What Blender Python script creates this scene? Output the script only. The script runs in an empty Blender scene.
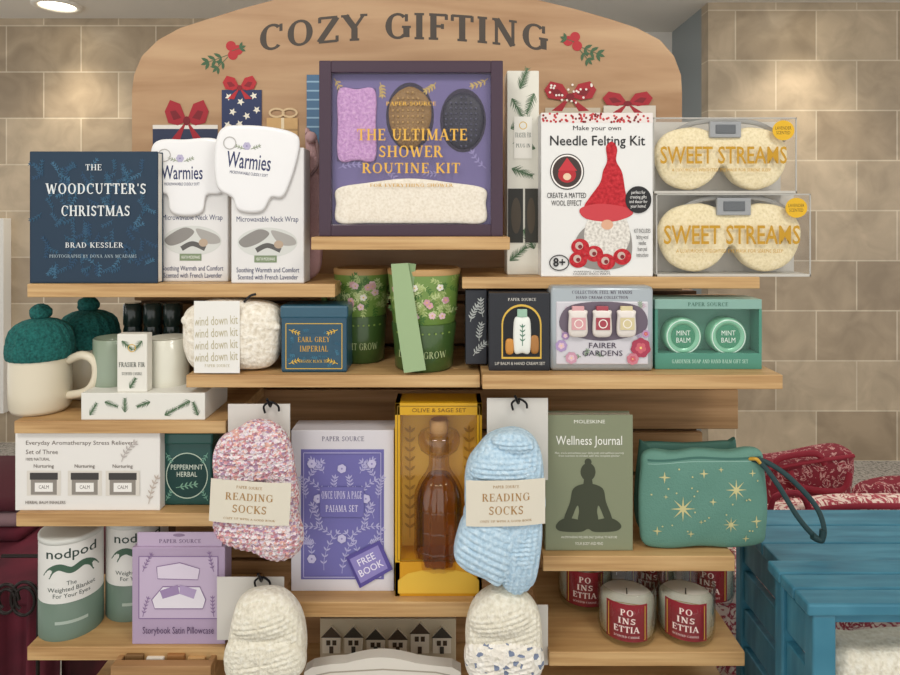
import bpy, math, random, bmesh
from mathutils import Vector, Matrix
from mathutils.bvhtree import BVHTree
random.seed(7)
F=650.0; CZ=1.4; HY=215.0
scene=bpy.context.scene
def wx(px,d): return (px-450.0)*d/F
def wz(py,d): return CZ+(HY-py)*d/F
def lin(h):
    h=h.lstrip('#'); o=[]
    for i in (0,2,4):
        c=int(h[i:i+2],16)/255.0
        o.append(c/12.92 if c<=0.04045 else ((c+0.055)/1.055)**2.4)
    return (o[0],o[1],o[2],1.0)
_mc={}
def M(h,rough=.55,metal=0.0,bump=None,coat=0.0,trans=0.0,emis=0.0,sheen=0.0,ior=1.45):
    key=(h,rough,metal,bump,coat,trans,emis,sheen,ior)
    if key in _mc: return _mc[key]
    m=bpy.data.materials.new('mat_'+h); m.use_nodes=True
    nt=m.node_tree; p=nt.nodes['Principled BSDF']
    p.inputs['Base Color'].default_value=lin(h)
    p.inputs['Roughness'].default_value=rough
    p.inputs['Metallic'].default_value=metal
    p.inputs['Coat Weight'].default_value=coat
    p.inputs['Transmission Weight'].default_value=trans
    p.inputs['Sheen Weight'].default_value=sheen
    p.inputs['IOR'].default_value=ior
    if emis:
        p.inputs['Emission Color'].default_value=lin(h); p.inputs['Emission Strength'].default_value=emis
    tc=nt.nodes.new('ShaderNodeTexCoord'); n=nt.nodes.new('ShaderNodeTexNoise')
    sc,st=(bump if bump else (260.0,0.04))
    n.inputs['Scale'].default_value=sc; n.inputs['Detail'].default_value=3
    nt.links.new(tc.outputs['Object'],n.inputs['Vector'])
    b=nt.nodes.new('ShaderNodeBump'); b.inputs['Strength'].default_value=st; b.inputs['Distance'].default_value=.004 if bump else .0005
    nt.links.new(n.outputs['Fac'],b.inputs['Height']); nt.links.new(b.outputs['Normal'],p.inputs['Normal'])
    _mc[key]=m; return m
def ramp_mat(name,cols,scale=(1,1,1),nscale=5.0,detail=4,rough=.5,bump=0.0,bdist=.002,kind='noise',distort=0.0,const=False,pos=None,space='Object'):
    m=bpy.data.materials.new(name); m.use_nodes=True; nt=m.node_tree; p=nt.nodes['Principled BSDF']
    p.inputs['Roughness'].default_value=rough
    tc=nt.nodes.new('ShaderNodeTexCoord'); mp=nt.nodes.new('ShaderNodeMapping'); mp.inputs['Scale'].default_value=scale
    nt.links.new(tc.outputs[space],mp.inputs['Vector'])
    if kind=='noise':
        n=nt.nodes.new('ShaderNodeTexNoise'); n.inputs['Scale'].default_value=nscale; n.inputs['Detail'].default_value=detail
        n.inputs['Distortion'].default_value=distort; out=n.outputs['Fac']
    elif kind=='voronoi':
        n=nt.nodes.new('ShaderNodeTexVoronoi'); n.inputs['Scale'].default_value=nscale; out=None
    nt.links.new(mp.outputs['Vector'],n.inputs['Vector'])
    r=nt.nodes.new('ShaderNodeValToRGB'); el=r.color_ramp.elements
    k=len(cols)
    if pos is None: pos=[0.3+0.4*i/(k-1) for i in range(k)] if kind=='noise' else [i/k for i in range(k)]
    while len(el)<k: el.new(.5)
    for i,c in enumerate(cols): el[i].position=pos[i]; el[i].color=lin(c)
    if const: r.color_ramp.interpolation='CONSTANT'
    if out is None:
        s=nt.nodes.new('ShaderNodeSeparateColor'); nt.links.new(n.outputs['Color'],s.inputs['Color']); src=s.outputs[0]; h=n.outputs['Distance']
    else: src=out; h=out
    nt.links.new(src,r.inputs['Fac']); nt.links.new(r.outputs['Color'],p.inputs['Base Color'])
    if bump:
        b=nt.nodes.new('ShaderNodeBump'); b.inputs['Strength'].default_value=bump; b.inputs['Distance'].default_value=bdist
        nt.links.new(h,b.inputs['Height']); nt.links.new(b.outputs['Normal'],p.inputs['Normal'])
    return m
def film(name,tint='ffffff',base=.035,edge=.55,rough=.03):
    m=bpy.data.materials.new(name); m.use_nodes=True; nt=m.node_tree
    nt.nodes.remove(nt.nodes['Principled BSDF']); o=nt.nodes['Material Output']
    t=nt.nodes.new('ShaderNodeBsdfTransparent'); t.inputs[0].default_value=lin(tint)
    g=nt.nodes.new('ShaderNodeBsdfGlossy'); g.inputs['Roughness'].default_value=rough
    f=nt.nodes.new('ShaderNodeLayerWeight'); f.inputs['Blend'].default_value=.5
    pw=nt.nodes.new('ShaderNodeMath'); pw.operation='POWER'; pw.inputs[1].default_value=3.5
    ma=nt.nodes.new('ShaderNodeMath'); ma.operation='MULTIPLY_ADD'; ma.inputs[1].default_value=edge; ma.inputs[2].default_value=base
    nt.links.new(f.outputs['Facing'],pw.inputs[0]); nt.links.new(pw.outputs[0],ma.inputs[0])
    mx=nt.nodes.new('ShaderNodeMixShader'); nt.links.new(ma.outputs[0],mx.inputs[0]); nt.links.new(t.outputs[0],mx.inputs[1]); nt.links.new(g.outputs[0],mx.inputs[2])
    nt.links.new(mx.outputs[0],o.inputs[0]); return m
FILM=film('clear_film'); GLASS=film('tumbler_glass','f6f8f4',.05,.7,.02)
WOOD=ramp_mat('oak_shelf',['aa8150','c39c68','d3b07c'],(1.2,14,30),4.0,6,.5,.12,.001)
WOODH=ramp_mat('oak_header',['a37c56','b38e68','c09d76'],(1.0,10,9),3.0,6,.5,.08,.001,distort=.4)
WOODD=ramp_mat('oak_back',['8c6840','a47c50','b48c60'],(1.0,10,26),4.0,5,.6,.1,.001)
SHERPA=ramp_mat('sherpa_cream',['d8cdb8','efe7d6','fbf6ea'],(1,1,1),150,4,.95,.8,.004)
CLOTH=ramp_mat('white_cloth',['e0d6c2','ece3d2','f3ecdd'],(1,1,1),260,3,.95,.4,.0015)
SHERPAT=ramp_mat('sherpa_tan',['dccb9e','ebdcb2','f4e6c4'],(1,1,1),260,4,.95,.5,.002)
KNITP=ramp_mat('yarn_pink',['f3dfe0','e3a3ac','f6e9ea','bd9ab4','eebcae','e9d9e6','ca9098','f7eeee'],(1,1,1.4),260,1,.95,.7,.005,kind='voronoi',const=True)
KNITB=ramp_mat('yarn_blue',['a6c4d8','bcd6e6','d0e4f0'],(1,1,1),190,4,.95,.7,.004)
KNITC=ramp_mat('yarn_cream',['d9d2be','e8e2cf','f2eee0'],(1,1,1),180,4,.95,.7,.004)
KNITN=ramp_mat('yarn_cream_navy',['eee8dc','f3eee3','7c88a0','efe9dd','f6f2e9','e8e2d4','efe9dd','f3eee3','efe9dd'],(1,1,1.3),140,1,.95,.7,.004,kind='voronoi',const=True)
TEALK=ramp_mat('yarn_teal',['0d4644','17605b','247069'],(1,1,1),260,3,.95,.9,.003)
TOILE=ramp_mat('toile_red',['f0dfcf','e8d0c4','b0505a','a3293b','ecd8ca'],(1,1,1),34,6,.8,.1,.002,distort=2.2,pos=[0,.46,.49,.56,.60])
TOILE2=ramp_mat('toile_dark',['8e1f31','7c1a2b','d8b0a8','8e1f31'],(1,1,1),44,5,.8,.1,.002,distort=1.8,pos=[0,.53,.57,.61])
BURG=ramp_mat('burgundy_cloth',['3a0c18','551424','6a1c2e'],(1,1,1),8,4,.9,.3,.003)
BLUE=ramp_mat('blue_paint',['2d6a82','39798f','48889e'],(2,14,2),5,4,.45,.1,.001)
def smat(h): return M(h,.5)
# ---------- serif stroke font ----------
T_=.17;t_=.065
def L(a,b,c,d,w): return('l',a,b,c,d,w)
def A(cx,cy,rx,ry,a0,a1,w=None): return('a',cx,cy,rx,ry,a0,a1,w)
def S(x,y,h=.16): return('l',x-h,y+(.025 if y<.5 else -.025),x+h,y+(.025 if y<.5 else -.025),.055)
G={
'A':(.9,[L(.12,0,.45,1,t_),L(.45,1,.78,0,T_),L(.22,.35,.68,.35,t_),S(.12,0,.13),S(.78,0)]),
'B':(.78,[L(.2,0,.2,1,T_),A(.36,.76,.27,.25,-90,90),A(.38,.27,.33,.275,-90,90),L(.06,.97,.38,.97,t_),L(.06,.03,.4,.03,t_),L(.2,.52,.38,.52,t_)]),
'C':(.86,[A(.47,.5,.41,.52,48,312),L(.76,.97,.76,.68,t_)]),
'D':(.9,[L(.2,0,.2,1,T_),A(.4,.5,.43,.5,-90,90),L(.06,.97,.4,.97,t_),L(.06,.03,.4,.03,t_)]),
'E':(.74,[L(.2,0,.2,1,T_),L(.06,.97,.64,.97,t_),L(.06,.03,.67,.03,t_),L(.2,.52,.5,.52,t_),L(.63,1,.63,.78,t_),L(.66,0,.66,.24,t_),L(.5,.62,.5,.42,t_)]),
'F':(.7,[L(.2,0,.2,1,T_),L(.06,.97,.64,.97,t_),L(.2,.52,.5,.52,t_),L(.63,1,.63,.78,t_),L(.5,.62,.5,.42,t_),S(.2,0)]),
'G':(.92,[A(.47,.5,.41,.52,48,312),L(.76,.97,.76,.68,t_),L(.76,.42,.76,.06,T_),S(.76,.44,.15)]),
'H':(.95,[L(.2,0,.2,1,T_),L(.75,0,.75,1,T_),L(.2,.5,.75,.5,t_),S(.2,0),S(.2,1),S(.75,0),S(.75,1)]),
'I':(.42,[L(.21,0,.21,1,T_),S(.21,0),S(.21,1)]),
'J':(.5,[L(.3,.15,.3,1,T_),A(.12,.15,.24,.2,-120,0,.09),S(.3,1)]),
'K':(.88,[L(.2,0,.2,1,T_),L(.2,.4,.72,.97,t_),L(.36,.55,.76,0,T_),S(.2,0),S(.2,1),S(.72,1,.12),S(.76,0,.12)]),
'L':(.7,[L(.2,0,.2,1,T_),L(.06,.03,.66,.03,t_),L(.65,0,.65,.26,t_),S(.2,1)]),
'M':(1.1,[L(.18,0,.18,1,t_),L(.2,1,.55,.05,T_),L(.55,.05,.9,1,t_),L(.92,0,.92,1,T_),S(.18,0,.12),S(.15,1,.1),S(.92,0),S(.95,1,.12)]),
'N':(.95,[L(.2,0,.2,1,t_),L(.2,1,.75,0,T_),L(.75,0,.75,1,t_),S(.2,0,.13),S(.16,1,.1),S(.75,1,.13)]),
'O':(.96,[A(.48,.5,.42,.52,0,360)]),
'P':(.75,[L(.2,0,.2,1,T_),A(.38,.73,.3,.28,-90,90),L(.06,.97,.4,.97,t_),L(.2,.48,.4,.48,t_),S(.2,0)]),
'Q':(.96,[A(.48,.5,.42,.52,0,360),L(.5,.1,.85,-.2,.1)]),
'R':(.86,[L(.2,0,.2,1,T_),A(.38,.75,.28,.26,-90,90),L(.06,.97,.4,.97,t_),L(.2,.52,.4,.52,t_),L(.42,.52,.74,0,T_),S(.2,0),S(.76,0,.11)]),
'S':(.68,[A(.34,.74,.25,.27,25,270,.12),A(.34,.26,.27,.28,-155,90,.12),L(.57,.95,.57,.75,t_),L(.09,.05,.09,.26,t_)]),
'T':(.8,[L(.4,0,.4,1,T_),L(.06,.97,.74,.97,t_),L(.07,1,.07,.76,t_),L(.73,1,.73,.76,t_),S(.4,0)]),
'U':(.92,[L(.2,.35,.2,1,T_),A(.46,.35,.3,.37,180,360,.1),L(.73,.35,.73,1,t_),S(.2,1),S(.73,1,.13)]),
'V':(.88,[L(.12,1,.45,0,T_),L(.45,0,.76,1,t_),S(.12,1),S(.76,1,.12)]),
'W':(1.2,[L(.12,1,.38,0,T_),L(.38,0,.6,.9,t_),L(.6,.9,.84,0,T_),L(.84,0,1.08,1,t_),S(.12,1),S(1.08,1,.11)]),
'X':(.88,[L(.14,1,.74,0,T_),L(.14,0,.74,1,t_),S(.14,1,.13),S(.74,0,.13),S(.14,0,.1),S(.74,1,.1)]),
'Y':(.86,[L(.12,1,.43,.48,T_),L(.43,.48,.74,1,t_),L(.43,0,.43,.5,T_),S(.12,1,.14),S(.74,1,.12),S(.43,0)]),
'Z':(.78,[L(.1,.03,.68,.97,T_),L(.1,.97,.7,.97,t_),L(.08,.03,.7,.03,t_),L(.11,1,.11,.78,t_),L(.69,0,.69,.24,t_)]),
"'":(.25,[L(.12,.75,.14,1,.1)]),'.':(.3,[L(.1,.06,.22,.06,.12)]),' ':(.42,[]),
}
def serif2d(txt,thick=0):
    V=[];Fc=[];O=[];x=0
    for ch in txt:
        w,st=G.get(ch,G[' '])
        for si,s in enumerate(st):
            n0=len(V)
            if s[0]=='l':
                _,a,b,c,d,wd=s; wd+=thick; dx,dy=c-a,d-b; l=math.hypot(dx,dy) or 1; nx,ny=-dy/l*wd/2,dx/l*wd/2
                i=len(V); V+=[(x+a+nx,b+ny),(x+a-nx,b-ny),(x+c-nx,d-ny),(x+c+nx,d+ny)]; Fc.append((i,i+1,i+2,i+3))
            else:
                _,cx,cy,rx,ry,a0,a1,wd=s; n=max(8,int(abs(a1-a0)/14)); i=len(V)
                for k in range(n+1):
                    a=math.radians(a0+(a1-a0)*k/n); w_=(wd if wd else t_+(T_-t_)*abs(math.cos(a)))+thick
                    V.append((x+cx+rx*math.cos(a),cy+ry*math.sin(a))); V.append((x+cx+(rx-w_)*math.cos(a),cy+(ry-(wd or t_)-thick)*math.sin(a)))
                for k in range(n): Fc.append((i+2*k,i+2*k+1,i+2*k+3,i+2*k+2))
            O+=[si*6e-6]*(len(V)-n0)
        x+=w+.06
    return V,Fc,O
_tc={}
def sans2d(txt,bold):
    k=(txt,bold)
    if k in _tc: return _tc[k]
    cu=bpy.data.curves.new('t','FONT'); cu.body=txt; cu.resolution_u=2; cu.offset=bold; cu.align_x='CENTER'
    ob=bpy.data.objects.new('t',cu); scene.collection.objects.link(ob)
    dg=bpy.context.evaluated_depsgraph_get(); dg.update()
    e=ob.evaluated_get(dg); me=e.to_mesh()
    V=[];Fc=[];O=[]
    co=[(v.co.x,v.co.y) for v in me.vertices]
    for pi,p in enumerate(me.polygons):
        vs=list(p.vertices); ar=sum(co[a][0]*co[b][1]-co[b][0]*co[a][1] for a,b in zip(vs,vs[1:]+vs[:1]))
        if abs(ar)<1e-7: continue
        i=len(V); V+=[co[q] for q in vs]; O+=[(pi%6)*4e-6]*len(vs); Fc.append(tuple(range(i,i+len(vs))))
    e.to_mesh_clear(); bpy.data.objects.remove(ob); bpy.data.curves.remove(cu)
    _tc[k]=(V,Fc,O); return _tc[k]
def catm(pts,n,closed=True):
    out=[];m=len(pts); segs=m if closed else m-1
    for k in range(n if closed else n+1):
        u=k/n*segs; i=min(int(u),segs-1); f=u-i
        g=lambda j: pts[j%m] if closed else pts[max(0,min(m-1,j))]
        p0,p1,p2,p3=g(i-1),g(i),g(i+1),g(i+2)
        out.append(tuple(.5*((2*b)+(-a+c)*f+(2*a-5*b+4*c-d)*f*f+(-a+3*b-3*c+d)*f**3) for a,b,c,d in zip(p0,p1,p2,p3)))
    return out
class B:
    def __init__(s,name,d):
        s.name=name; s.d=d; s.v=[];s.f=[];s.m=[];s.sm=[];s.mats=[];s.L=0;s.bvh=None;s.ox=0;s.D=0;s.lf=None
    def mi(s,mat):
        if isinstance(mat,str): mat=smat(mat)
        if mat not in s.mats: s.mats.append(mat)
        return s.mats.index(mat)
    def add(s,V,Fc,mat,smooth=False):
        i=len(s.v); s.v+=[tuple(v) for v in V]; k=s.mi(mat)
        for f in Fc: s.f.append(tuple(j+i for j in f)); s.m.append(k); s.sm.append(smooth)
    def mbox(s,x0,x1,y0,y1,z0,z1,mat,bev=.0015,seg=2):
        bm=bmesh.new(); bmesh.ops.create_cube(bm,size=1)
        for v in bm.verts:
            v.co=Vector(((x0+x1)/2+v.co.x*(x1-x0),(y0+y1)/2+v.co.y*(y1-y0),(z0+z1)/2+v.co.z*(z1-z0)))
        bev=min(bev,.45*min(abs(x1-x0),abs(y1-y0),abs(z1-z0)))
        if bev>0: bmesh.ops.bevel(bm,geom=bm.edges[:],offset=bev,segments=seg,affect='EDGES',profile=.5)
        bm.verts.index_update(); s.add([v.co[:] for v in bm.verts],[[v.index for v in f.verts] for f in bm.faces],mat,bev>.003); bm.free()
    def box(s,x0,y0,x1,y1,dep,mat,dy=0,bev=.0012):
        d=s.d; s.mbox(wx(x0,d),wx(x1,d),d+dy,d+dy+dep,wz(y1,d),wz(y0,d),mat,bev)
    def pane(s,x0,y0,x1,y1,mat=None,dy=0):
        d=s.d; a,b_,c,e=wx(x0,d),wx(x1,d),wz(y1,d),wz(y0,d); y=d+dy
        s.add([(a,y,c),(b_,y,c),(b_,y,e),(a,y,e)],[(0,1,2,3)],mat or FILM)
    def bake(s): s.bvh=BVHTree.FromPolygons([Vector(v) for v in s.v],s.f); s.L=0
    def hit(s,x,z):
        h=s.bvh.ray_cast(Vector((x,s.d-.5,z)),Vector((0,1,0)))
        return h[0].y if h[0] is not None else None
    def dec(s,P,Fc,mat,smooth=False,dy=0,O=None):
        s.L+=1; eps=.0002+.00005*s.L; V=[]; dy=dy or s.D
        for i,(px,py) in enumerate(P):
            x,z=wx(px,s.d)+s.ox,wz(py,s.d); y=s.d+dy
            if s.bvh:
                h=s.hit(x,z)
                if h is not None: y=h
            V.append((x,y-eps-(O[i] if O else 0),z))
        F2=[]
        for f in Fc:   # wind every print polygon so it faces outward (-y)
            ar=0
            for a,b in zip(f,f[1:]+f[:1]): ar+=V[a][0]*V[b][2]-V[b][0]*V[a][2]
            F2.append(f if ar>0 else tuple(reversed(f)))
        s.add(V,F2,mat,smooth)
    def poly(s,pts,mat,dy=0): s.dec(pts,[tuple(range(len(pts)))],mat,dy=dy)
    def grid(s,x0,y0,x1,y1,nx,ny,rot):
        cx,cy=(x0+x1)/2,(y0+y1)/2;c,sn=math.cos(math.radians(rot)),math.sin(math.radians(rot))
        P=[];Fc=[]
        for j in range(ny+1):
            for i in range(nx+1):
                x=x0+(x1-x0)*i/nx-cx;y=y0+(y1-y0)*j/ny-cy; P.append((cx+x*c-y*sn,cy+x*sn+y*c))
        for j in range(ny):
            for i in range(nx):
                a=j*(nx+1)+i; Fc.append((a,a+1,a+nx+2,a+nx+1))
        return P,Fc
    def rect(s,x0,y0,x1,y1,mat,dy=0,nx=1,ny=1,rot=0):
        P,Fc=s.grid(x0,y0,x1,y1,nx,ny,rot); s.dec(P,Fc,mat,nx>1,dy)
    def band(s,x0,y0,x1,y1,mat,rot=0,nx=20,ny=6,gap=.0012):
        s.bake(); P,Fc=s.grid(x0,y0,x1,y1,nx,ny,rot); H=[[None]*(nx+1) for _ in range(ny+1)]
        for j in range(ny+1):
            for i in range(nx+1):
                px,py=P[j*(nx+1)+i]; best=None
                for oy in(-3,0,3):
                    for ox_ in(-1.5,1.5):
                        h=s.hit(wx(px+ox_,s.d),wz(py+oy,s.d))
                        if h is not None and (best is None or h<best): best=h
                H[j][i]=best
        far=max(h for r in H for h in r if h is not None)
        col=[min([H[j][i] for j in range(ny+1) if H[j][i] is not None] or [far]) for i in range(nx+1)]
        c2=[min(col[max(0,i-1):i+2]) for i in range(nx+1)]
        c3=[sum(c2[max(0,i-2):i+3])/len(c2[max(0,i-2):i+3]) for i in range(nx+1)]
        c4=[min(a,b)-gap for a,b in zip(c2,c3)]
        V=[(wx(P[j*(nx+1)+i][0],s.d),c4[i],wz(P[j*(nx+1)+i][1],s.d)) for j in range(ny+1) for i in range(nx+1)]
        s.add(V,Fc,mat,True); s.bake()
    def ell(s,cx,cy,rx,ry,mat,n=28,dy=0): s.poly([(cx+rx*math.cos(k*2*math.pi/n),cy+ry*math.sin(k*2*math.pi/n)) for k in range(n)],mat,dy)
    def ring(s,cx,cy,rx,ry,w,mat,n=36,dy=0):
        P=[];Fc=[]
        for k in range(n):
            a=k*2*math.pi/n; P+=[(cx+rx*math.cos(a),cy+ry*math.sin(a)),(cx+(rx-w)*math.cos(a),cy+(ry-w)*math.sin(a))]
            j=(k+1)%n; Fc.append((2*k,2*k+1,2*j+1,2*j))
        s.dec(P,Fc,mat,dy=dy)
    def line(s,pts,w,mat,smooth=0,dy=0):
        if smooth: pts=catm(pts,smooth,False)
        P=[];Fc=[]
        for k,(x,y) in enumerate(pts):
            a=pts[max(0,k-1)];b=pts[min(len(pts)-1,k+1)]; dx,dy_=b[0]-a[0],b[1]-a[1];l=math.hypot(dx,dy_) or 1
            P+=[(x-dy_/l*w/2,y+dx/l*w/2),(x+dy_/l*w/2,y-dx/l*w/2)]
            if k: Fc.append((2*k-2,2*k-1,2*k+1,2*k))
        s.dec(P,Fc,mat,dy=dy)
    def frame(s,x0,y0,x1,y1,w,mat,dy=0):
        s.line([(x0,y0),(x1,y0)],w,mat,dy=dy);s.line([(x0,y1),(x1,y1)],w,mat,dy=dy);s.line([(x0,y0),(x0,y1)],w,mat,dy=dy);s.line([(x1,y0),(x1,y1)],w,mat,dy=dy)
    def sprig(s,x,y,ang,ln,n,leaf,mat,curve=0,lw=.35,stem=.7,dy=0):
        P=[];Fc=[];O=[];a=math.radians(ang);st=[(x,y)];cx,cy=x,y
        def lf(px,py,an,l,w):
            i=len(P);c,sn=math.cos(an),math.sin(an)
            for u,v in((0,0),(.3,.8),(.65,.75),(1,0),(.65,-.75),(.3,-.8)): P.append((px+c*u*l-sn*v*w*l/2,py+sn*u*l+c*v*w*l/2)); O.append((i//6%7)*5e-6)
            Fc.append(tuple(range(i,i+6)))
        for k in range(n):
            a+=math.radians(curve)/n; cx+=math.cos(a)*ln/n; cy+=math.sin(a)*ln/n; st.append((cx,cy))
            lf(cx,cy,a+.8,leaf,lw); lf(cx,cy,a-.8,leaf,lw)
        lf(cx,cy,a,leaf,lw); s.dec(P,Fc,mat,dy=dy,O=O); s.line(st,stem,mat,dy=dy)
    def pine(s,x,y,ang,ln,mat,nl=9,dens=1.6):
        P=[];Fc=[];O=[];a=math.radians(ang);n=int(ln/dens)
        for k in range(n):
            cx,cy=x+math.cos(a)*ln*k/n,y+math.sin(a)*ln*k/n
            for sg in(-1,1):
                b=a+sg*(.6+random.random()*.3); l=nl*(1-.5*k/n); i=len(P)
                P+=[(cx-math.sin(b)*.5,cy+math.cos(b)*.5),(cx+math.sin(b)*.5,cy-math.cos(b)*.5),(cx+math.cos(b)*l,cy+math.sin(b)*l)]; Fc.append((i,i+1,i+2)); O+=[(k%9)*4e-6]*3
        s.dec(P,Fc,mat,O=O); s.line([(x,y),(x+math.cos(a)*ln,y+math.sin(a)*ln)],1,mat)
    def flower(s,x,y,r,n,mat,cm,rot=0):
        P=[];Fc=[];O=[]
        for k in range(n):
            a=rot+k*2*math.pi/n;i=len(P);c,sn=math.cos(a),math.sin(a)
            for u,v in((0,0),(.4,.42),(.8,.42),(1,.12),(1,-.12),(.8,-.42),(.4,-.42)): P.append((x+(c*u-sn*v)*r,y+(sn*u+c*v)*r)); O.append(k*5e-6)
            Fc.append(tuple(range(i,i+7)))
        s.dec(P,Fc,mat,O=O); s.ell(x,y,r*.22,r*.22,cm,10)
    def star(s,x,y,r,n,mat,rot=0,inn=.35):
        s.poly([(x+math.cos(rot+k*math.pi/n)*r*(1 if k%2==0 else inn),y+math.sin(rot+k*math.pi/n)*r*(1 if k%2==0 else inn)) for k in range(2*n)],mat)
    def text(s,t,x0,y0,x1,y1,mat,serif=False,bold=0.0,arc=0,rot=0,dy=0):
        V,Fc,O=serif2d(t,bold) if serif else sans2d(t,bold)
        if not V: return
        a=min(v[0] for v in V);b=max(v[0] for v in V);c=min(v[1] for v in V);e=max(v[1] for v in V)
        P=[];mx,my=(x0+x1)/2,(y0+y1)/2;cs,sn=math.cos(math.radians(rot)),math.sin(math.radians(rot))
        for v in V:
            px=x0+(v[0]-a)/(b-a)*(x1-x0); py=y1-(v[1]-c)/(e-c)*(y1-y0)
            if arc: py+=arc*((px-mx)/((x1-x0)/2))**2
            if rot: px,py=mx+(px-mx)*cs-(py-my)*sn,my+(px-mx)*sn+(py-my)*cs
            P.append((px,py))
        s.dec(P,Fc,mat,dy=dy,O=O)
    def lathe(s,cx,cd,prof,mat,n=48,mod=None,smooth=True,cap=True):
        if s.lf is None:
            rm=max(p[0] for p in prof); t1=math.atan((cx-rm-450)/F);t2=math.atan((cx+rm-450)/F);c=(t1+t2)/2
            s.lf=(cd*math.tan(c),cd/math.cos(c)*math.sin((t2-t1)/2)/(rm*cd/F)); s.ox=s.lf[0]-wx(cx,cd)
        X,kf=s.lf; V=[];Fc=[]
        for j,(r,py) in enumerate(prof):
            z=wz(py,cd)
            for k in range(n):
                a=2*math.pi*k/n; rr=kf*r*cd/F*(1+(mod(a,j/(len(prof)-1)) if mod else 0))
                V.append((X+rr*math.cos(a),cd+rr*math.sin(a),z))
        m=len(prof)
        for j in range(m-1):
            for k in range(n):
                q=(k+1)%n; Fc.append((j*n+k,j*n+q,(j+1)*n+q,(j+1)*n+k))
        s.add(V,Fc,mat,smooth)
        if cap:
            s.add(V[:n],[tuple(range(n))],mat); s.add(V[-n:],[tuple(range(n))],mat)
    def sphere(s,px,py,d,r,mat,sx=1,sz=1,noise=0,n=20):
        X,Z=wx(px,d)+s.ox,wz(py,d);R=r*d/F;V=[];Fc=[]
        for j in range(n//2+1):
            th=math.pi*j/(n//2)
            for k in range(n):
                a=2*math.pi*k/n; q=R*(1+noise*(random.random()-.5))
                V.append((X+q*sx*math.sin(th)*math.cos(a),d+q*math.sin(th)*math.sin(a),Z+q*sz*math.cos(th)))
        for j in range(n//2):
            for k in range(n): Fc.append((j*n+k,j*n+(k+1)%n,(j+1)*n+(k+1)%n,(j+1)*n+k))
        s.add(V,Fc,mat,True)
    def tube(s,pts,r,mat,n=8,steps=40,flat=1.0):
        P=[Vector(p) for p in catm([(wx(a,c)+s.ox,c,wz(b,c)) for a,b,c in pts],steps,False)]; r=r*s.d/F;V=[];Fc=[]
        for k,p in enumerate(P):
            t=(P[min(len(P)-1,k+1)]-P[max(0,k-1)]).normalized(); u=t.cross(Vector((0,1,0)));
            if u.length<.1: u=t.cross(Vector((1,0,0)))
            u.normalize(); w=t.cross(u)
            for j in range(n):
                a=2*math.pi*j/n; V.append((p+u*math.cos(a)*r+w*math.sin(a)*r*flat)[:])
        for k in range(len(P)-1):
            for j in range(n): Fc.append((k*n+j,k*n+(j+1)%n,(k+1)*n+(j+1)%n,(k+1)*n+j))
        s.add(V,Fc,mat,True); s.add(V[:n],[tuple(range(n))],mat); s.add(V[-n:],[tuple(range(n))],mat)
    def puff(s,out,T,mat,dy=0,rings=12,n=72,p=2.0,rib=None,back=1.0,smooth_out=True,c=None):
        pts=catm(out,n) if smooth_out else out; n=len(pts)
        cx,cy=c or (sum(q[0] for q in pts)/n,sum(q[1] for q in pts)/n)
        V=[];Fc=[]; d=s.d+dy+T
        for side,bk in((-1,1.0),(1,back)):
            base=len(V)
            for k in range(rings+1):
                t=math.sin(math.pi/2*k/rings); h=max(0,1-t**p)**(1/p)*T*bk
                for q in pts:
                    px,py=cx+(q[0]-cx)*t,cy+(q[1]-cy)*t
                    o=rib(px,py)*min(1,h/T*2) if(rib and side<0) else 0
                    V.append((wx(px,s.d),d+side*h-(o if side<0 else 0),wz(py,s.d)))
            for k in range(rings):
                for j in range(n):
                    q=(j+1)%n; Fc.append((base+k*n+j,base+k*n+q,base+(k+1)*n+q,base+(k+1)*n+j))
        s.add(V,Fc,mat,True)
    def extr(s,pts,y0,y1,mat,smooth=False):
        n=len(pts);V=[(wx(a,s.d),y,wz(b,s.d)) for y in(y0,y1) for a,b in pts]
        s.add(V,[tuple(range(n)),tuple(range(2*n-1,n-1,-1))]+[(k,(k+1)%n,(k+1)%n+n,k+n) for k in range(n)],mat,smooth)
    def bow(s,x,y,w,h,mat,dark):
        for sg in(-1,1):
            s.poly([(x,y),(x+sg*w*.15,y-h*.45),(x+sg*w*.38,y-h*.55),(x+sg*w*.5,y-h*.25),(x+sg*w*.42,y+h*.05),(x+sg*w*.2,y+h*.12)],mat)
            s.poly([(x+sg*w*.12,y-h*.08),(x+sg*w*.25,y-h*.28),(x+sg*w*.38,y-h*.25),(x+sg*w*.3,y-h*.02)],dark)
            s.poly([(x,y),(x+sg*w*.08,y+h*.1),(x+sg*w*.36,y+h*.5),(x+sg*w*.16,y+h*.52)],mat)
        s.ell(x,y,w*.08,h*.12,dark)
    def done(s,rest=None,lean=0,yaw=0,parent=None,face=False):
        zs=[v[2] for v in s.v]; x0=min(v[0] for v in s.v);x1=max(v[0] for v in s.v);y0=min(v[1] for v in s.v);y1=max(v[1] for v in s.v)
        z0=min(zs); o=Vector(((x0+x1)/2,(y0+y1)/2,z0))
        if face: yaw=-math.degrees(math.atan2(o.x,o.y))
        me=bpy.data.meshes.new(s.name); me.from_pydata([(v[0]-o.x,v[1]-o.y,v[2]-o.z) for v in s.v],[],s.f)
        for m in s.mats: me.materials.append(m)
        me.polygons.foreach_set('material_index',s.m); me.polygons.foreach_set('use_smooth',s.sm); me.update()
        ob=bpy.data.objects.new(s.name,me); scene.collection.objects.link(ob)
        ob.location=(o.x,o.y,rest if rest is not None else o.z); ob.rotation_euler=(math.radians(lean),0,math.radians(yaw))
        if parent: ob.parent=parent
        return ob
def empty(name):
    e=bpy.data.objects.new(name,None); scene.collection.objects.link(e); return e
GOLD=M('cfa03a',.4,.2); GOLDP=M('d9b24a',.4,.2)
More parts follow.
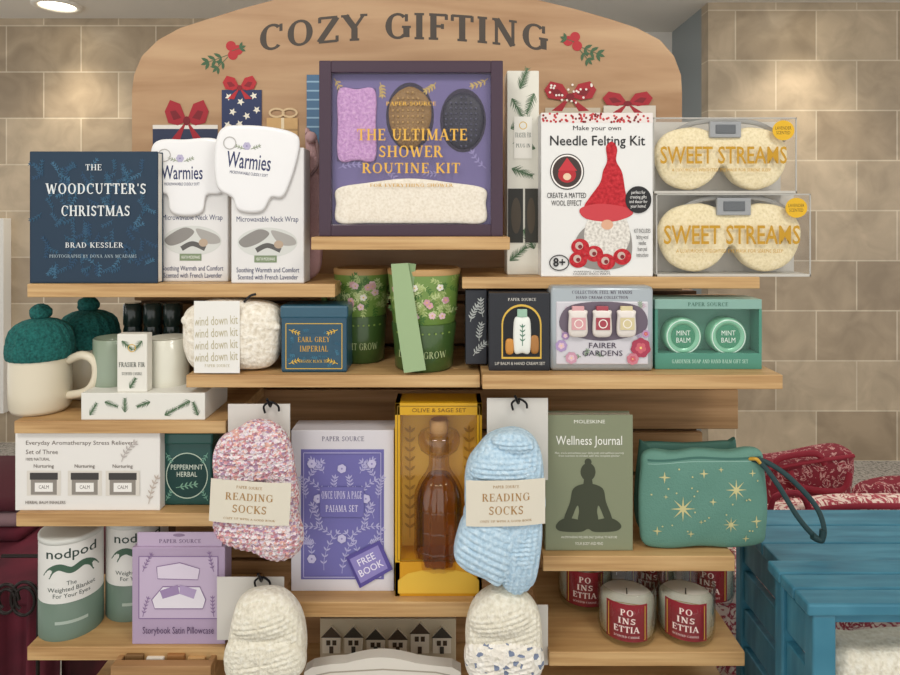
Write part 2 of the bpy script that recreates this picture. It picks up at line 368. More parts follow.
# ---------------- ROOM ----------------
def tile_mat():
    m=bpy.data.materials.new('travertine_tile'); m.use_nodes=True; nt=m.node_tree;p=nt.nodes['Principled BSDF'];p.inputs['Roughness'].default_value=.4
    tc=nt.nodes.new('ShaderNodeTexCoord');sp=nt.nodes.new('ShaderNodeSeparateXYZ');cb=nt.nodes.new('ShaderNodeCombineXYZ')
    nt.links.new(tc.outputs['Object'],sp.inputs[0]);nt.links.new(sp.outputs['X'],cb.inputs['X']);nt.links.new(sp.outputs['Z'],cb.inputs['Y'])
    b=nt.nodes.new('ShaderNodeTexBrick');b.inputs['Scale'].default_value=1;b.inputs['Brick Width'].default_value=.46;b.inputs['Row Height'].default_value=.285
    b.inputs['Mortar Size'].default_value=.004;b.inputs['Color1'].default_value=lin('a89780');b.inputs['Color2'].default_value=lin('c8b8a0');b.inputs['Mortar'].default_value=lin('d8cdb8');b.inputs['Bias'].default_value=-.1
    nt.links.new(cb.outputs[0],b.inputs['Vector'])
    n=nt.nodes.new('ShaderNodeTexNoise');n.inputs['Scale'].default_value=6;n.inputs['Detail'].default_value=8;n.inputs['Distortion'].default_value=.8
    nt.links.new(tc.outputs['Object'],n.inputs['Vector'])
    r=nt.nodes.new('ShaderNodeValToRGB');r.color_ramp.elements[0].position=.3;r.color_ramp.elements[0].color=(.76,.74,.71,1);r.color_ramp.elements[1].position=.7;r.color_ramp.elements[1].color=(1.08,1.06,1.03,1)
    nt.links.new(n.outputs['Fac'],r.inputs[0])
    mx=nt.nodes.new('ShaderNodeMix');mx.data_type='RGBA';mx.blend_type='MULTIPLY';mx.inputs[0].default_value=1
    nt.links.new(b.outputs['Color'],mx.inputs[6]);nt.links.new(r.outputs['Color'],mx.inputs[7]);nt.links.new(mx.outputs[2],p.inputs['Base Color'])
    return m
TILE=tile_mat()
def plain(name,x0,x1,y0,y1,z0,z1,mat):
    b=B(name,1);b.mbox(x0,x1,y0,y1,z0,z1,mat,0);return b.done()
CH=2.61
plain('wall_back_left',-5,0,4.0,4.1,0,CH,TILE)
plain('wall_back_center',0,1.47,4.6,4.7,0,CH,M('c9c7c2',.7))
plain('wall_jog',-.1,0,4.1,4.6,0,CH,TILE)
plain('wall_return',1.47,1.57,3.8,4.6,0,CH,M('8f989b',.35))
plain('wall_right',1.47,5,3.7,3.8,0,CH,TILE)
plain('ceiling',-5,5,-1.5,4.7,CH,CH+.1,M('e4e0d8',.9))
CARPET=ramp_mat('speckled_carpet',['5c5a57','8b8781','b3aea6','6f6a64'],(1,1,1),60,3,.95,.2,.003)
plain('floor',-5,5,-1.5,4.7,-.1,0,CARPET)
plain('trim_ceiling_beam',.2,1.47,4.3,4.6,CH-.16,CH,M('e4e0d8',.8))
w=B('window_1',4.0); 
w.mbox(-3.7,-2.70,3.93,4.0,.2,1.38,M('e8e6e0',.5)); w.mbox(-3.6,-2.78,3.92,3.935,.3,1.30,M('cfd8dc',.2,emis=1.2)); w.mbox(-3.2,-3.16,3.90,3.93,.3,1.3,M('e8e6e0',.5)); w.done()
for (x,y) in((-2.26,3.74),(1.97,3.42)):
    b=B('downlight',1)
    V=[];Fc=[]
    for j,(r,z) in enumerate(((.13,0),(.13,-.012),(.10,-.014),(.095,-.002))):
        for k in range(32): V.append((x+r*math.cos(k*math.pi/16),y+r*math.sin(k*math.pi/16),CH+z))
    for j in range(3):
        for k in range(32): Fc.append((j*32+k,j*32+(k+1)%32,(j+1)*32+(k+1)%32,(j+1)*32+k))
    b.add(V,Fc,M('efeae0'),True); b.add(V[-32:],[tuple(range(32))],M('fff4dc',.5,emis=9.0)); b.done()
    l=bpy.data.lights.new('spot','SPOT'); l.energy=40; l.spot_size=math.radians(100); l.spot_blend=.9; l.color=(1,.9,.74); l.shadow_soft_size=.08
    o=bpy.data.objects.new('downlight_lamp',l); o.location=(x,y,CH-.03); scene.collection.objects.link(o)
# ---------------- STAND ----------------
stand=empty('wooden_display_stand')
def shelf(x0,x1,py,d,th=.0205,db=1.18,i=[0]):
    i[0]+=1; z=wz(py,d); b=B('shelf_%d'%i[0],d); b.mbox(wx(x0,d),wx(x1,d),d,db,z-th,z,WOOD,.0012); b.done(parent=stand); return z
zA=shelf(27,335,284,1.0); zC=shelf(462,760,277,1.0,.018); zB=shelf(311,510,237,.96,.019)
zD=shelf(186,480,375,.98,.019); zE=shelf(482.5,783,375,.95,.021)
zF=shelf(14,226,421,.98,.019); zG=shelf(16,228,513,.98); zH=shelf(27,225,647,.98)
zI=shelf(280,474,602,.98,.023); zJ=shelf(543,735,556,.97,.023); zK=shelf(549,745,652,.955,.021)
zL=.62
b=B('base_deck',1); b.mbox(-.6,.46,.93,1.2,zL-.03,zL,WOOD); b.mbox(-.58,.44,.97,1.2,0,zL-.03,WOODD); b.done(parent=stand)
b=B('backboard',1); z=zL; top=wz(292,1.18)
while z<top-.005:
    z2=min(z+.078,top); xr=.525 if z>.98 else .46
    b.mbox(-.575 if z>.9 else -.5,xr,1.183,1.198,z,z2-.006,WOODD,.002); z=z2
b.mbox(-.57,.455,1.198,1.21,zL,top,M('5c4024',.7)); b.mbox(-.575,-.54,1.21,1.25,0,top,WOODD); b.mbox(.42,.455,1.21,1.25,0,top,WOODD)
b.done(parent=stand)
h=B('header_sign',1.18)
pts=[(132,291),(132,92),(134,75),(142,56),(158,40),(180,28),(205,20),(240,9),(285,-3),(340,-12),(407,-16),(474,-12),(530,-2),(575,9),(610,19),(637,28),(660,40),(674,56),(681,75),(682,92),(682,291)]
h.extr(pts,1.18,1.2,WOODH)
DK=M('4a4138',.6)
h.text('COZY GIFTING',260,12,548,40,DK,True,arc=13,bold=.04)
GR='3f5f3d';RD='b3242c'
for (x,y,sg) in((228,55,-1),(578,46,1)):
    h.sprig(x,y,180-20 if sg<0 else 22,20,3,9,GR,0,.45); h.sprig(x,y+2,180-45 if sg<0 else 50,14,2,8,GR,0,.45)
    for q in((0,-6),(7*-sg,-2),(2,3)): h.ell(x+q[0]-3*sg,y+q[1]-3,5,5,RD)
    h.sprig(x-4*sg,y-4,-20 if sg<0 else 200,8,1,7,GR,0,.5)
NV='2c3550'
h.rect(153,125,218,160,NV);h.rect(153,125,218,129,'e8e2d8');h.bow(187,121,44,38,M('a31f2c'),M('7a1420'))
h.rect(222,90,262,150,'27335a')
for q in((229,97),(241,102),(254,96),(233,112),(247,116),(257,110),(228,125),(240,124)): h.star(q[0],q[1],4,5,'ece6d4',random.random(),.45)
h.bow(240,88,34,22,M('b3242c'),M('861622'))
h.rect(267,118,298,150,'d0a870');h.line([(283,118),(283,150)],3,'ecd9b4');h.line([(267,130),(298,130)],2,'b08d5c');h.ring(277,113,8,5,2,'d9bd92');h.ring(290,113,8,5,2,'d9bd92')
h.rect(307,75,325,150,'4a6d8c')
for k in range(6): h.line([(307,82+k*9),(325,82+k*9)],1.6,'8fb0c6')
h.rect(545,108,600,150,'c8bca6');h.bow(570,97,52,28,M('a8202c'),M('7f1520'))
for k in range(22): h.ell(548+random.random()*44,84+random.random()*20,1.2,1.2,'efe6dc',8)
h.rect(603,106,655,150,'d9d0c0');h.bow(627,104,50,22,M('a8202c'),M('7f1520'))
h.done()
# ---------------- top row ----------------
b=B('illustrated_book',1.01)
b.box(30,152,157.5,284,.004,'1b3449');b.box(32,153.5,157,283,.014,M('e9e4d8'),dy=.004,bev=.0005);b.box(30,152,157.5,284,.004,'1b3449',dy=.018);b.mbox(wx(30,1.01)-.001,wx(30,1.01)+.003,1.01,1.032,wz(284,1.01),wz(152,1.01),smat('1a3046'))
for k in range(110):
    x=40+random.random()*106;y=160+random.random()*116
    b.sprig(max(40,min(146,x)),max(172,min(266,y)),random.choice([-90,-60,-120,60,120,90]),9+random.random()*4,4,3.4,random.choice(['2e5672','274b69','3d6a86','2a5570']),random.choice([-40,40]),.35,stem=.5); b.L-=1.9
b.L=24
W='dfe3e2'
b.text('THE',86,165,102,171,W,True);b.text("WOODCUTTER'S",46,184,146,195,W,True,bold=.02);b.text('CHRISTMAS',62,206,130,217,W,True,bold=.02)
b.text('BRAD KESSLER',66,243,124,248.5,W,True);b.text('PHOTOGRAPHS BY DONA ANN MCADAMS',50,255,137,258.5,'9fb0b8',True)
b.done(zA)
def wrap(x0,y0,x1,y1,d,fl,tx,rot):
    b=B('neck_wrap_box',d); cx=(x0+x1)/2; WH=M('e3e1de',.55); w=x1-x0; k=w/78.0
    b.box(x0,y0,x1,y1,.045,WH,bev=.002)
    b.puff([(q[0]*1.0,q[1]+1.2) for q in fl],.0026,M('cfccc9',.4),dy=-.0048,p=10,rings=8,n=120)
    b.puff(fl,.003,M('eeedec',.35,coat=.3),dy=-.0055,p=8,rings=8,n=120)
    b.bake(); N='27305e'
    b.text('Warmies',*tx,N,bold=.008,rot=rot);mx=(tx[0]+tx[2])/2
    b.text('MICROWAVABLE CUDDLY SOFT',tx[0]+3,tx[3]+3,tx[2]-3,tx[3]+6,N,rot=rot)
    b.flower(mx-2,tx[1]-7,4,6,'b9b2cc','8a80a8');b.sprig(mx-4,tx[1]-4,200,8,3,3,'9aa38c');b.sprig(mx+2,tx[1]-4,-20,8,3,3,'9aa38c')
    b.ring(tx[0]+3,tx[1]-10,6.5,6.5,1,'b7b4b0')
    b.bvh=None; b.L=0
    b.text('Microwavable Neck Wrap',x0+6*k,y1-67,x1-6*k,y1-60,N)
    cy=y1-41
    b.ell(cx,cy,32*k,15,'d3d4ce')
    b.poly(catm([(cx-30*k,cy-2),(cx-10*k,cy-13),(cx+2*k,cy-9),(cx-8*k,cy),(cx-24*k,cy+5)],30),'8d8984');b.poly(catm([(cx+4*k,cy-12),(cx+26*k,cy-6),(cx+30*k,cy+2),(cx+14*k,cy+2)],30),'a8a49e');b.line([(cx-12*k,cy+8),(cx,cy+3),(cx+14*k,cy+8)],5,'5d5b58',12);b.ell(cx+12*k,cy+2,5*k,4,'b7a28c')
    b.rect(cx-14*k,cy+13,cx+10*k,cy+20,'7f8f6e');b.text('HEAT IN MICROWAVE',cx-12*k,cy+15,cx+8*k,cy+18,'f0f0e8')
    b.text('Soothing Warmth and Comfort\nScented with French Lavender',x0+6*k,y1-16,x1-5*k,y1-4,N)
    return b
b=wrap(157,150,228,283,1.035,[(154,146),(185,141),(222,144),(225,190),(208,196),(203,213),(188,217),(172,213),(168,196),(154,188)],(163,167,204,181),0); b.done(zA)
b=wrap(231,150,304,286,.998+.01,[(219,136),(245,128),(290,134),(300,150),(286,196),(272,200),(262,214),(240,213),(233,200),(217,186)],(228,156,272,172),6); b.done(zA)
b=B('plush_toy_hanger',1.06); b.puff([(304,140),(312,148),(318,170),(316,190),(308,194),(305,170)],.012,M('c9a4a4',.9,bump=(300,.5)));b.tube([(306,146,1.065),(316,152,1.06),(318,176,1.06),(310,188,1.06)],1.6,M('8b6f6f',.8)); b.sphere(311,150,1.06,6,M('c9a4a4',.9));b.puff([(300,186),(318,186),(321,230),(318,283),(300,283)],.014,M('b58f8f',.9,bump=(300,.5)),p=4)
b.done(zA)
b=B('bath_gift_box',.985); PL=M('3c2436',.35,coat=.3); LV='6c6290'
x0,y0,x1,y1=319,62,503,238; t=12
b.box(x0,y0,x0+t,y1,.07,PL);b.box(x1-t,y0,x1,y1,.07,PL);b.box(x0+t,y0,x1-t,y0+t,.07,PL);b.box(x0+t,y1-t,x1-t,y1,.07,PL)
b.box(x0+t,y0+t,x1-t,y1-t,.006,LV,dy=.05,bev=0)
q=B('q',.998)
q.box(331,74,491,228,.004,LV,bev=0)
q.poly([(337,90),(376,90),(376,163),(337,163)],'55466e')
q.puff([(339,92),(357,91),(375,92),(376,126),(375,161),(357,162),(339,161),(338,126)],.006,ramp_mat('pink_terry',['b084b4','c496c6','d2aad0'],nscale=220,rough=.95,bump=.8,bdist=.003),dy=-.006,p=7,back=.1,n=90)
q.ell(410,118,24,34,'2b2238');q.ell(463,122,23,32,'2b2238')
q.puff([(410,88),(428,100),(431,122),(420,145),(410,150),(398,145),(389,122),(392,100)],.009,M('8d6d42',.6,bump=(180,.6)),dy=-.009,back=.1)
for i in range(8):
    for j in range(10):
        a,c=393+i*5,94+j*6
        if ((a-410)/18)**2+((c-119)/27)**2<1: q.sphere(a,c,.989,1.3,M('b8935a',.5),n=6)
q.puff([(463,94),(480,104),(484,124),(477,144),(463,151),(450,144),(443,124),(446,104)],.009,M('2e2c3a',.5),dy=-.009,back=.1)
for i in range(8):
    for j in range(10):
        a,c=446+i*5,99+j*5.4
        if ((a-463)/18)**2+((c-123)/26)**2<1: q.sphere(a,c,.989,1.2,M('55556a',.35),n=6)
q.puff([(338,190),(370,184),(410,180),(450,184),(484,190),(486,205),(484,224),(450,225),(370,225),(338,224),(336,205)],.008,CLOTH,dy=-.008,back=.1,p=7,n=110)
for c in((334,80,45,16),(488,80,135,16),(380,84,60,12),(436,84,120,12),(338,170,-30,20),(486,170,210,20),(385,172,20,14),(440,174,160,14)): q.sprig(c[0],c[1],c[2],c[3],4,5,'c2a55f' if c[1]<100 else '9389b8',30,.4)
off=len(b.v); b.v+=q.v
for f,m,sm in zip(q.f,q.m,q.sm): b.f.append(tuple(j+off for j in f)); b.m.append(b.mi(q.mats[m])); b.sm.append(sm)
b.pane(x0+t,y0+t,x1-t,y1-t,dy=.002)
b.D=.0016;GK=M('e3b048',.4)
b.text('PAPER SOURCE',386,103,436,107,GK,True,bold=.01);b.text('THE ULTIMATE',357,130,467,142,GK,True,bold=.01);b.text('SHOWER',379,147,443,159,GK,True,bold=.01);b.text('ROUTINE KIT',362,164,460,175,GK,True,bold=.01)
b.text('FOR EVERYTHING SHOWER',370,185,453,188.5,GOLD,True)
b.done(zB)
b=B('plug_in_diffuser_box',1.04); b.box(507,72,539,276,.05,M('e3e0d2',.5))
for c in((512,100,60),(534,95,110),(511,130,-30),(535,150,200),(512,170,20),(510,262,-40),(534,250,-120),(520,90,-70)): b.pine(c[0],c[1],c[2],22,'4d6b4a')
b.rect(514,118,532,160,'f0ede2');b.text('FRASIER FIR',515,134,531,139,'4a5547',True);b.ring(523,127,4,4,.8,GOLDP)
b.text('PLUG IN',516,145,530,149,'4a5547',True);b.rect(508,190,523,244,'2b2a24');b.rect(525,190,538,244,'38362e');b.ell(516,217,5,18,'4a4032');b.ell(531,217,4,18,'514636')
b.done(zC)
b=B('felting_craft_kit_box',1.005); b.box(541,112,653,276,.05,M('e6e5e1',.5)); b.rect(541,112.5,653,122,'e6dcd6')
for k in range(90): b.ell(542.5+random.random()*109,113+random.random()*8.5,1.3,1.3,random.choice(['b3242c','7c1c22','c84a4a']),6); b.L-=.97
BK='1e1d1f'
b.L=6
b.text('Make your own',573,125,621,131,BK);b.text('Needle Felting Kit',550,135,645,148,BK,bold=.01)
b.ell(567,171,17,18,'f5efe8');b.ell(567,171,14.5,15.5,'40302c');b.ell(567,174,9,8,'b3242c');b.poly([(558,170),(567,157),(577,170)],'c4313a');b.ell(567,176,4,3.5,'e8c9a8');b.ring(567,171,17,18,1,BK)
b.text('CREATE A MATTED\nWOOL EFFECT',547,192,586,205,BK)
R1=ramp_mat('felt_red',['9a1c24','bd2a33','cf3c43'],nscale=200,rough=.95)
GB2=ramp_mat('felt_white',['b9b2a8','dcd7cd','f0ece3'],nscale=240,rough=.95)
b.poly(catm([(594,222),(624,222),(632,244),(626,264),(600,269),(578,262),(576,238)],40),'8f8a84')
b.poly(catm([(592,214),(622,214),(630,236),(622,254),(607,264),(592,254),(584,236)],40),GB2)
b.poly(catm([(606,146),(612,141),(617,148),(616,160),(622,172),(625,190),(628,206),(624,216),(606,219),(588,214),(584,206),(590,196),(600,182),(603,170),(607,160)],80),R1)
b.poly(catm([(580,208),(600,203),(627,207),(632,214),(612,221),(586,218)],30),'c93d44')
b.ell(607,224,6,5,'dba98a')
for c in((580,246),(594,253),(578,259),(606,261),(622,256)): b.ell(c[0],c[1],9,8,R1);b.ell(c[0]-1,c[1]-1,4,4,'c9b0a4',12);b.ell(c[0],c[1],2.2,2.2,'7a1820',10)
b.ell(638,199,13,13.5,BK);b.text('perfect for\ncreating gifts\nand decor for\nyour home!',629,190,647,208,'f0eeea')
b.text('8+',553,257,565,266,BK,bold=.02);b.ring(559,262,10,8,1,BK);b.text('WARNING: CHOKING\nHAZARD SMALL PARTS',573,270,610,274,BK)
b.text('KIT INCLUDES\nfelting wool\nneedles\nfoam pad\ninstructions',634,228,650,256,BK)
b.done(zC)
def mask(x0,y0,x1,y1,d,rest):
    b=B('sleep_mask_box',d); w=x1-x0;h=y1-y0;X=lambda u:x0+u*w;Y=lambda v:y0+v*h
    b.box(x0,y0,x1,y1,.002,M('cfcbc2',.5),dy=.05,bev=0)
    E=M('b4b1a9',.3);e=1.4
    b.box(x0,y1-2.5,x1,y1,.05,M('c4c0b6',.4),bev=.0003)
    for q in((x0,y0,x0+e,y1),(x1-e,y0,x1,y1),(x0,y0,x1,y0+e)): b.box(*q,.0015,E,bev=.0003)
    a,c,z0,z1=wx(x0,d),wx(x1,d),wz(y1,d),wz(y0,d)
    b.add([(a,d,z0),(a,d+.05,z0),(a,d+.05,z1),(a,d,z1),(c,d,z0),(c,d+.05,z0),(c,d+.05,z1),(c,d,z1)],[(0,1,2,3),(4,5,6,7),(3,2,6,7)],FILM)
    b.puff([(X(.03),Y(.47)),(X(.11),Y(.2)),(X(.3),Y(.11)),(X(.5),Y(.2)),(X(.7),Y(.11)),(X(.89),Y(.2)),(X(.97),Y(.47)),(X(.9),Y(.82)),(X(.74),Y(.95)),(X(.6),Y(.86)),(X(.5),Y(.64)),(X(.4),Y(.86)),(X(.26),Y(.95)),(X(.1),Y(.82))],.013,SHERPAT,dy=.006,p=3.4,n=110)
    b.box(X(.40),Y(.05),X(.62),Y(.26),.006,M('9a9c9d',.5),dy=.003);b.box(X(.44),Y(.09),X(.58),Y(.21),.004,M('5c6063',.5),dy=.0015)
    b.tube([(X(.08),Y(.3),d+.022),(X(.3),Y(.07),d+.014),(X(.7),Y(.07),d+.014),(X(.92),Y(.3),d+.022)],2.5,M('a09e98',.7),flat=.4)
    b.pane(x0,y0,x1,y1,dy=.0003);b.L=0
    GB=M('c2921f',.35,.25)
    b.text('SWEET STREAMS',X(.05),Y(.38),X(.93),Y(.61),GB,bold=.01);b.text('A LUXURIOUS WEIGHTED EYE MASK FOR SERENE SLEEP',X(.13),Y(.67),X(.82),Y(.71),GB)
    b.ell(X(.905),Y(.17),11,10,'e0b01c');b.text('LAVENDER\nSCENTED',X(.905)-8,Y(.17)-4,X(.905)+8,Y(.17)+4,'5a4510')
    b.done(rest); return wz(y0,d)-wz(y1,d)
hh=mask(656,190,811,273,1.005,zC); mask(653,113,797,189,1.008,zC+hh+.0005)
# ---------------- second row ----------------
def beanie(cx,cd,base):
    b=B('beanie_travel_mug',cd);k=1.035/cd
    g=lambda P:[(r*k,215+(y-215)*k) for r,y in P]
    b.lathe(cx,cd,g([(22,410),(29,409),(32,405),(33,390),(33,372),(32.5,354)]),M('dcd2ba',.4,coat=.3))
    b.lathe(cx,cd,g([(34,357),(35.5,355),(36,350),(35.5,343),(34,340)]),TEALK,72,mod=lambda a,t:.02*math.cos(24*a))
    b.lathe(cx,cd,g([(34,341),(33.5,335),(31,329),(26,324),(18,320),(9,318),(2,317)]),TEALK,72,mod=lambda a,t:.045*math.cos(18*a+t*3))
    b.sphere(cx,215+(312-215)*k,cd,10,TEALK,noise=.2,sz=.8)
    if k>.99: b.tube([(cx+28,360,cd),(cx+42,355,cd-.01),(cx+54,362,cd-.012),(cx+55,378,cd-.012),(cx+46,391,cd-.01),(cx+28,395,cd)],4.2,M('dcd2ba',.4,coat=.3),n=12)
    b.done(base)
beanie(40,1.035,zF);beanie(88,1.125,zF)
for i,px in enumerate((133,153,173)):
    b=B('diffuser_bottle',1.13);b.lathe(px,1.13,[(10,394),(10,393),(10,330),(9,326)],M('1e2f2c',.2,coat=.5),24);b.lathe(px,1.13,[(9,326),(10,324),(10,305),(8,303)],M('24332f',.25,coat=.5),24);b.done(zF)
b=B('candle_gift_box',.985)
b.box(81,396,205,423,.1,M('e3e1d8',.5),bev=.001)
for c in((90,418,-60),(105,405,20),(125,415,-90),(150,405,160),(165,418,-30),(190,404,150),(198,418,-110)): b.pine(c[0],c[1],c[2],14,'4d6b4a',6)
b.done(zF); zt=zF+(423-396)*.985/F
SG=M('8d9b86',.3,coat=.4);CR=M('dddbcb',.35,coat=.5);WX=M('efe9d6',.6)
b=B('jar_candle',1.045);b.lathe(114,1.045,[(21.5,383),(21.5,381),(21.5,338),(20,337),(20,346)],SG);b.lathe(114,1.045,[(20,345),(1,345)],WX,cap=False);b.done(zt)
b=B('jar_candle',1.045);b.lathe(168,1.045,[(21.5,383),(21.5,381),(21.5,338),(20,337),(20,346)],CR);b.lathe(168,1.045,[(20,345),(1,345)],WX,cap=False);b.done(zt)
b=B('boxed_pine_scent',.99);b.box(117,338,147,396,.018,M('e6e3d8',.5));b.pine(122,345,40,14,'4d6b4a',6);b.pine(142,345,130,12,'4d6b4a',6);b.pine(130,392,-60,12,'4d6b4a',6);b.ring(132,352,4,4,.8,GOLDP)
b.text('FRASIER FIR',119,366,145,371,'3d463a',True);b.text('SCENTED CANDLE',122,376,142,379,'3d463a',True);b.done(zt)
b=B('spa_gift_bundle',.985)
b.puff([(180,318),(205,308),(240,308),(266,312),(276,325),(276,350),(270,372),(255,379),(220,379),(190,379),(178,362),(176,338)],.035,SHERPA,p=3,rings=16,n=90)
b.puff([(182,322),(250,316),(273,328),(270,340),(190,338)],.018,SHERPA,dy=.0)
b.band(194,307,240,379,M('ebe9e2',.6),nx=12,ny=10);G2='bdb391'
b.L=0
for k in range(4): b.text('wind down kit',194,322+k*12,238,331+k*12,G2,rot=-3)
b.text('PAPER SOURCE',205,370,230,373,G2,True)
b.tube([(244,308,1.0),(250,302,1.0),(256,300,1.0)],1.2,M('1c1c1e'));b.done(zD)
b=B('tea_tin',.995);TT=M('1d4a60',.35,coat=.3);b.box(281,314,347,375,.06,TT,bev=.003);b.box(280,308,348,321,.062,M('245468',.3,coat=.4),dy=-.001,bev=.003)
for k in range(26):
    x=288+random.random()*50;y=328+random.random()*38
    b.sprig(x,y,random.random()*360,5,3,2.6,random.choice(['2f6680','38718a','28586f']),30,.4,stem=.4);b.L-=1.9
b.L=4
b.rect(295,336,333,358,TT)
b.frame(286,326,342,371,.8,GOLDP);b.text('EARL GREY',298,339,330,344.5,GOLD,True);b.text('IMPERIAL',300,348,328,354,GOLD,True);b.text('ORGANIC BLACK TEA',299,362,329,365,GOLDP,True)
for c in((289,332,20),(338,332,160),(289,366,-20),(338,366,200)): b.sprig(c[0],c[1],c[2],9,3,3.5,GOLDP)
b.done(zD)
def mugs(cx,cd,r,yb):
    b=B('stacking_mug_set',cd);ym=yb-46
    MG=M('6f8f42',.35,coat=.3);DG=M('3f5a2a',.3,coat=.4)
    b.lf=(wx(cx,cd),1/math.sqrt(1+((cx-450)/F)**2))
    b.lathe(cx,cd,[(r*.72,yb),(r*.8,yb-2),(r*.84,yb-26),(r*.9,ym+2),(r*.88,ym)],DG)
    b.lathe(cx,cd,[(r*.82,ym+1),(r*.86,ym-1),(r*.93,ym-22),(r,274),(r,271)],MG)
    b.lathe(cx,cd,[(r*1.01,273),(r*1.02,269),(r*.97,267)],M('b8925e',.5))
    if cx<400: b.tube([(cx-r*.9,284,cd),(cx-r*1.28,284,cd),(cx-r*1.3,306,cd),(cx-r*.86,309,cd)],3,MG)
    b.bake();hh=ym-8-278
    for k in range(60):
        x=cx-r*.82+random.random()*r*1.64;y=278+random.random()*hh
        b.sprig(x,y,random.random()*360,8,3,3.8,random.choice(['aebf7c','4a7433','93a85e','c2cf95']),30,.45,stem=.5); b.L-=1.9
    b.L=14
    for k in range(12):
        x=cx-r*.78+random.random()*r*1.56;y=280+random.random()*(hh-2)
        b.flower(x,y,3.4,5,random.choice(['e6c4c8','d9a9ad','e9e4d6','cf9aa6']),'e3b84a',random.random())
    b.text('LET IT GROW',cx-r*.66,yb-21,cx+r*.62,yb-14,'aab884',True)
    for k in range(9): b.ell(cx-r*.7+k*r*.175,ym+8,1,1,'86a04e',8)
    return b
b=mugs(362,1.085,28,359.5);b.done(zD)
b=mugs(424,1.035,36,366.5)
RB=M('9ab284',.5,sheen=.3);RB2=M('839d6d',.5,sheen=.3)
b.bvh=None;b.L=0;b.d=.975
b.extr([(391,264),(408,263),(413,290),(421,340),(426,370),(404,373),(396,320)],.975,.9762,RB)
b.d=.979;b.extr([(408,263),(416,264),(412,300),(408,345),(400,352),(398,300)],.979,.9802,RB2)
b.done(zD)
b=B('hand_cream_gift_box',.975);BX=M('23252b',.4);b.box(489,298,550,376,.05,BX);b.box(466,297,488,374,.04,M('2b2e35',.5),dy=.03)
def arch(s_): return [(521.5+(x-521.5)*s_,338+(y-338)*s_) for x,y in [(503,362),(503,330)]+[(521.5+18.5*math.cos(a),330-18.5*math.sin(a)) for a in [math.pi*(1-k/16) for k in range(17)]]+[(540,330),(540,362)]]
b.poly(arch(1.08),GOLDP);b.poly(arch(1.0),'15161a')
b.puff([(514,325),(522,322),(530,325),(530,356),(522,358),(514,356)],.006,M('e9ece4',.3),dy=-.0065,p=3,back=.1);b.box(517,314,527,322,.004,M('9cc0a8',.3),dy=-.004)
b.puff([(506,345),(513,345),(513,358),(506,358)],.004,M('c98a3c',.3),dy=-.0045,back=.1,p=3);b.puff([(531,342),(538,342),(538,357),(531,357)],.004,M('a9743a',.3),dy=-.0045,back=.1,p=3)
b.bake();b.sprig(522,350,-90,18,4,4,'4a7a62');b.bvh=None
b.text('LIP BALM & HAND CREAM SET',495,367,545,370,'d5d2c8');b.text('PAPER SOURCE',508,303,536,306,'d5d2c8',True)
b.D=.03
for c in((471,330,-80),(480,350,-95),(474,365,-60),(484,325,-110)): b.sprig(c[0],c[1],c[2],16,5,5,'b7bcb8',20)
b.done(zE)
b=B('hand_cream_tin',.972);SV=M('a9b1b5',.3,.4);b.box(550.5,291,654,376,.045,SV,bev=.006);b.box(556,306,648,369,.004,M('d0cdd2',.35,.1),dy=-.002,bev=.003)
b.D=-.0002
b.text('COLLECTION FEEL MY HANDS',572,295,632,298.5,'4b3a4c',True);b.text('HAND CREAM COLLECTION',576,300.5,628,303.5,'4b3a4c',True)
b.D=-.0024
for k in range(70):
    x=560+random.random()*84;y=311+random.random()*54
    if 566<x<640 and 316<y<360: continue
    b.sprig(max(562,min(641,x)),max(314,min(361,y)),random.random()*360,6,3,3.5,random.choice(['8fa58a','a797b4','c9aebc','7f977a'])); b.L-=1.9
b.L=6
b.poly(catm([(566,312),(602,306),(640,312),(644,335),(602,345),(562,335)],40),'6b5f6c')
for x,c in((577,'d9a2a5'),(601,'a84450'),(625,'d6c89c')):
    b.puff([(x-9,320),(x-8,314),(x+8,314),(x+9,320),(x+9,338),(x,341),(x-9,338)],.006,M('e4dcd4',.35),dy=-.0125,p=3,back=.1);b.box(x-6,310,x+6,315,.006,M(c,.3),dy=-.010,bev=.001)
    b.rect(x-7,321,x+7,333,c,dy=-.0128);b.ring(x,327,4.5,4.5,1,'f3ece2',dy=-.013)
b.text('FAIRER\nGARDENS',582,347,622,360,'3d3147')
for x,y,r,c in((561,350,6,'ab93be'),(571,362,6,'c996a9'),(565,340,4,'9c80ab'),(640,352,10,'a83a52'),(632,363,6,'c97a88'),(645,338,4,'b993b8')): b.flower(x,y,r,7,c,'f0d27a',random.random());b.flower(x,y,r*.55,5,'dfbcc8' if x<600 else 'c9606c','f0d27a',.4)
b.done(zE)
b=B('soap_tin_gift_box',.985);TE=M('4f8f7b',.45);b.box(655,306,762,316,.055,M('86ada0',.3),bev=.001);b.box(655,360,762,376,.055,TE,bev=.001);b.box(655,316,658,360,.055,TE,bev=.0005);b.box(759,316,762,360,.055,TE,bev=.0005);b.box(658,316,759,360,.003,M('5d9480',.5),dy=.03,bev=0)
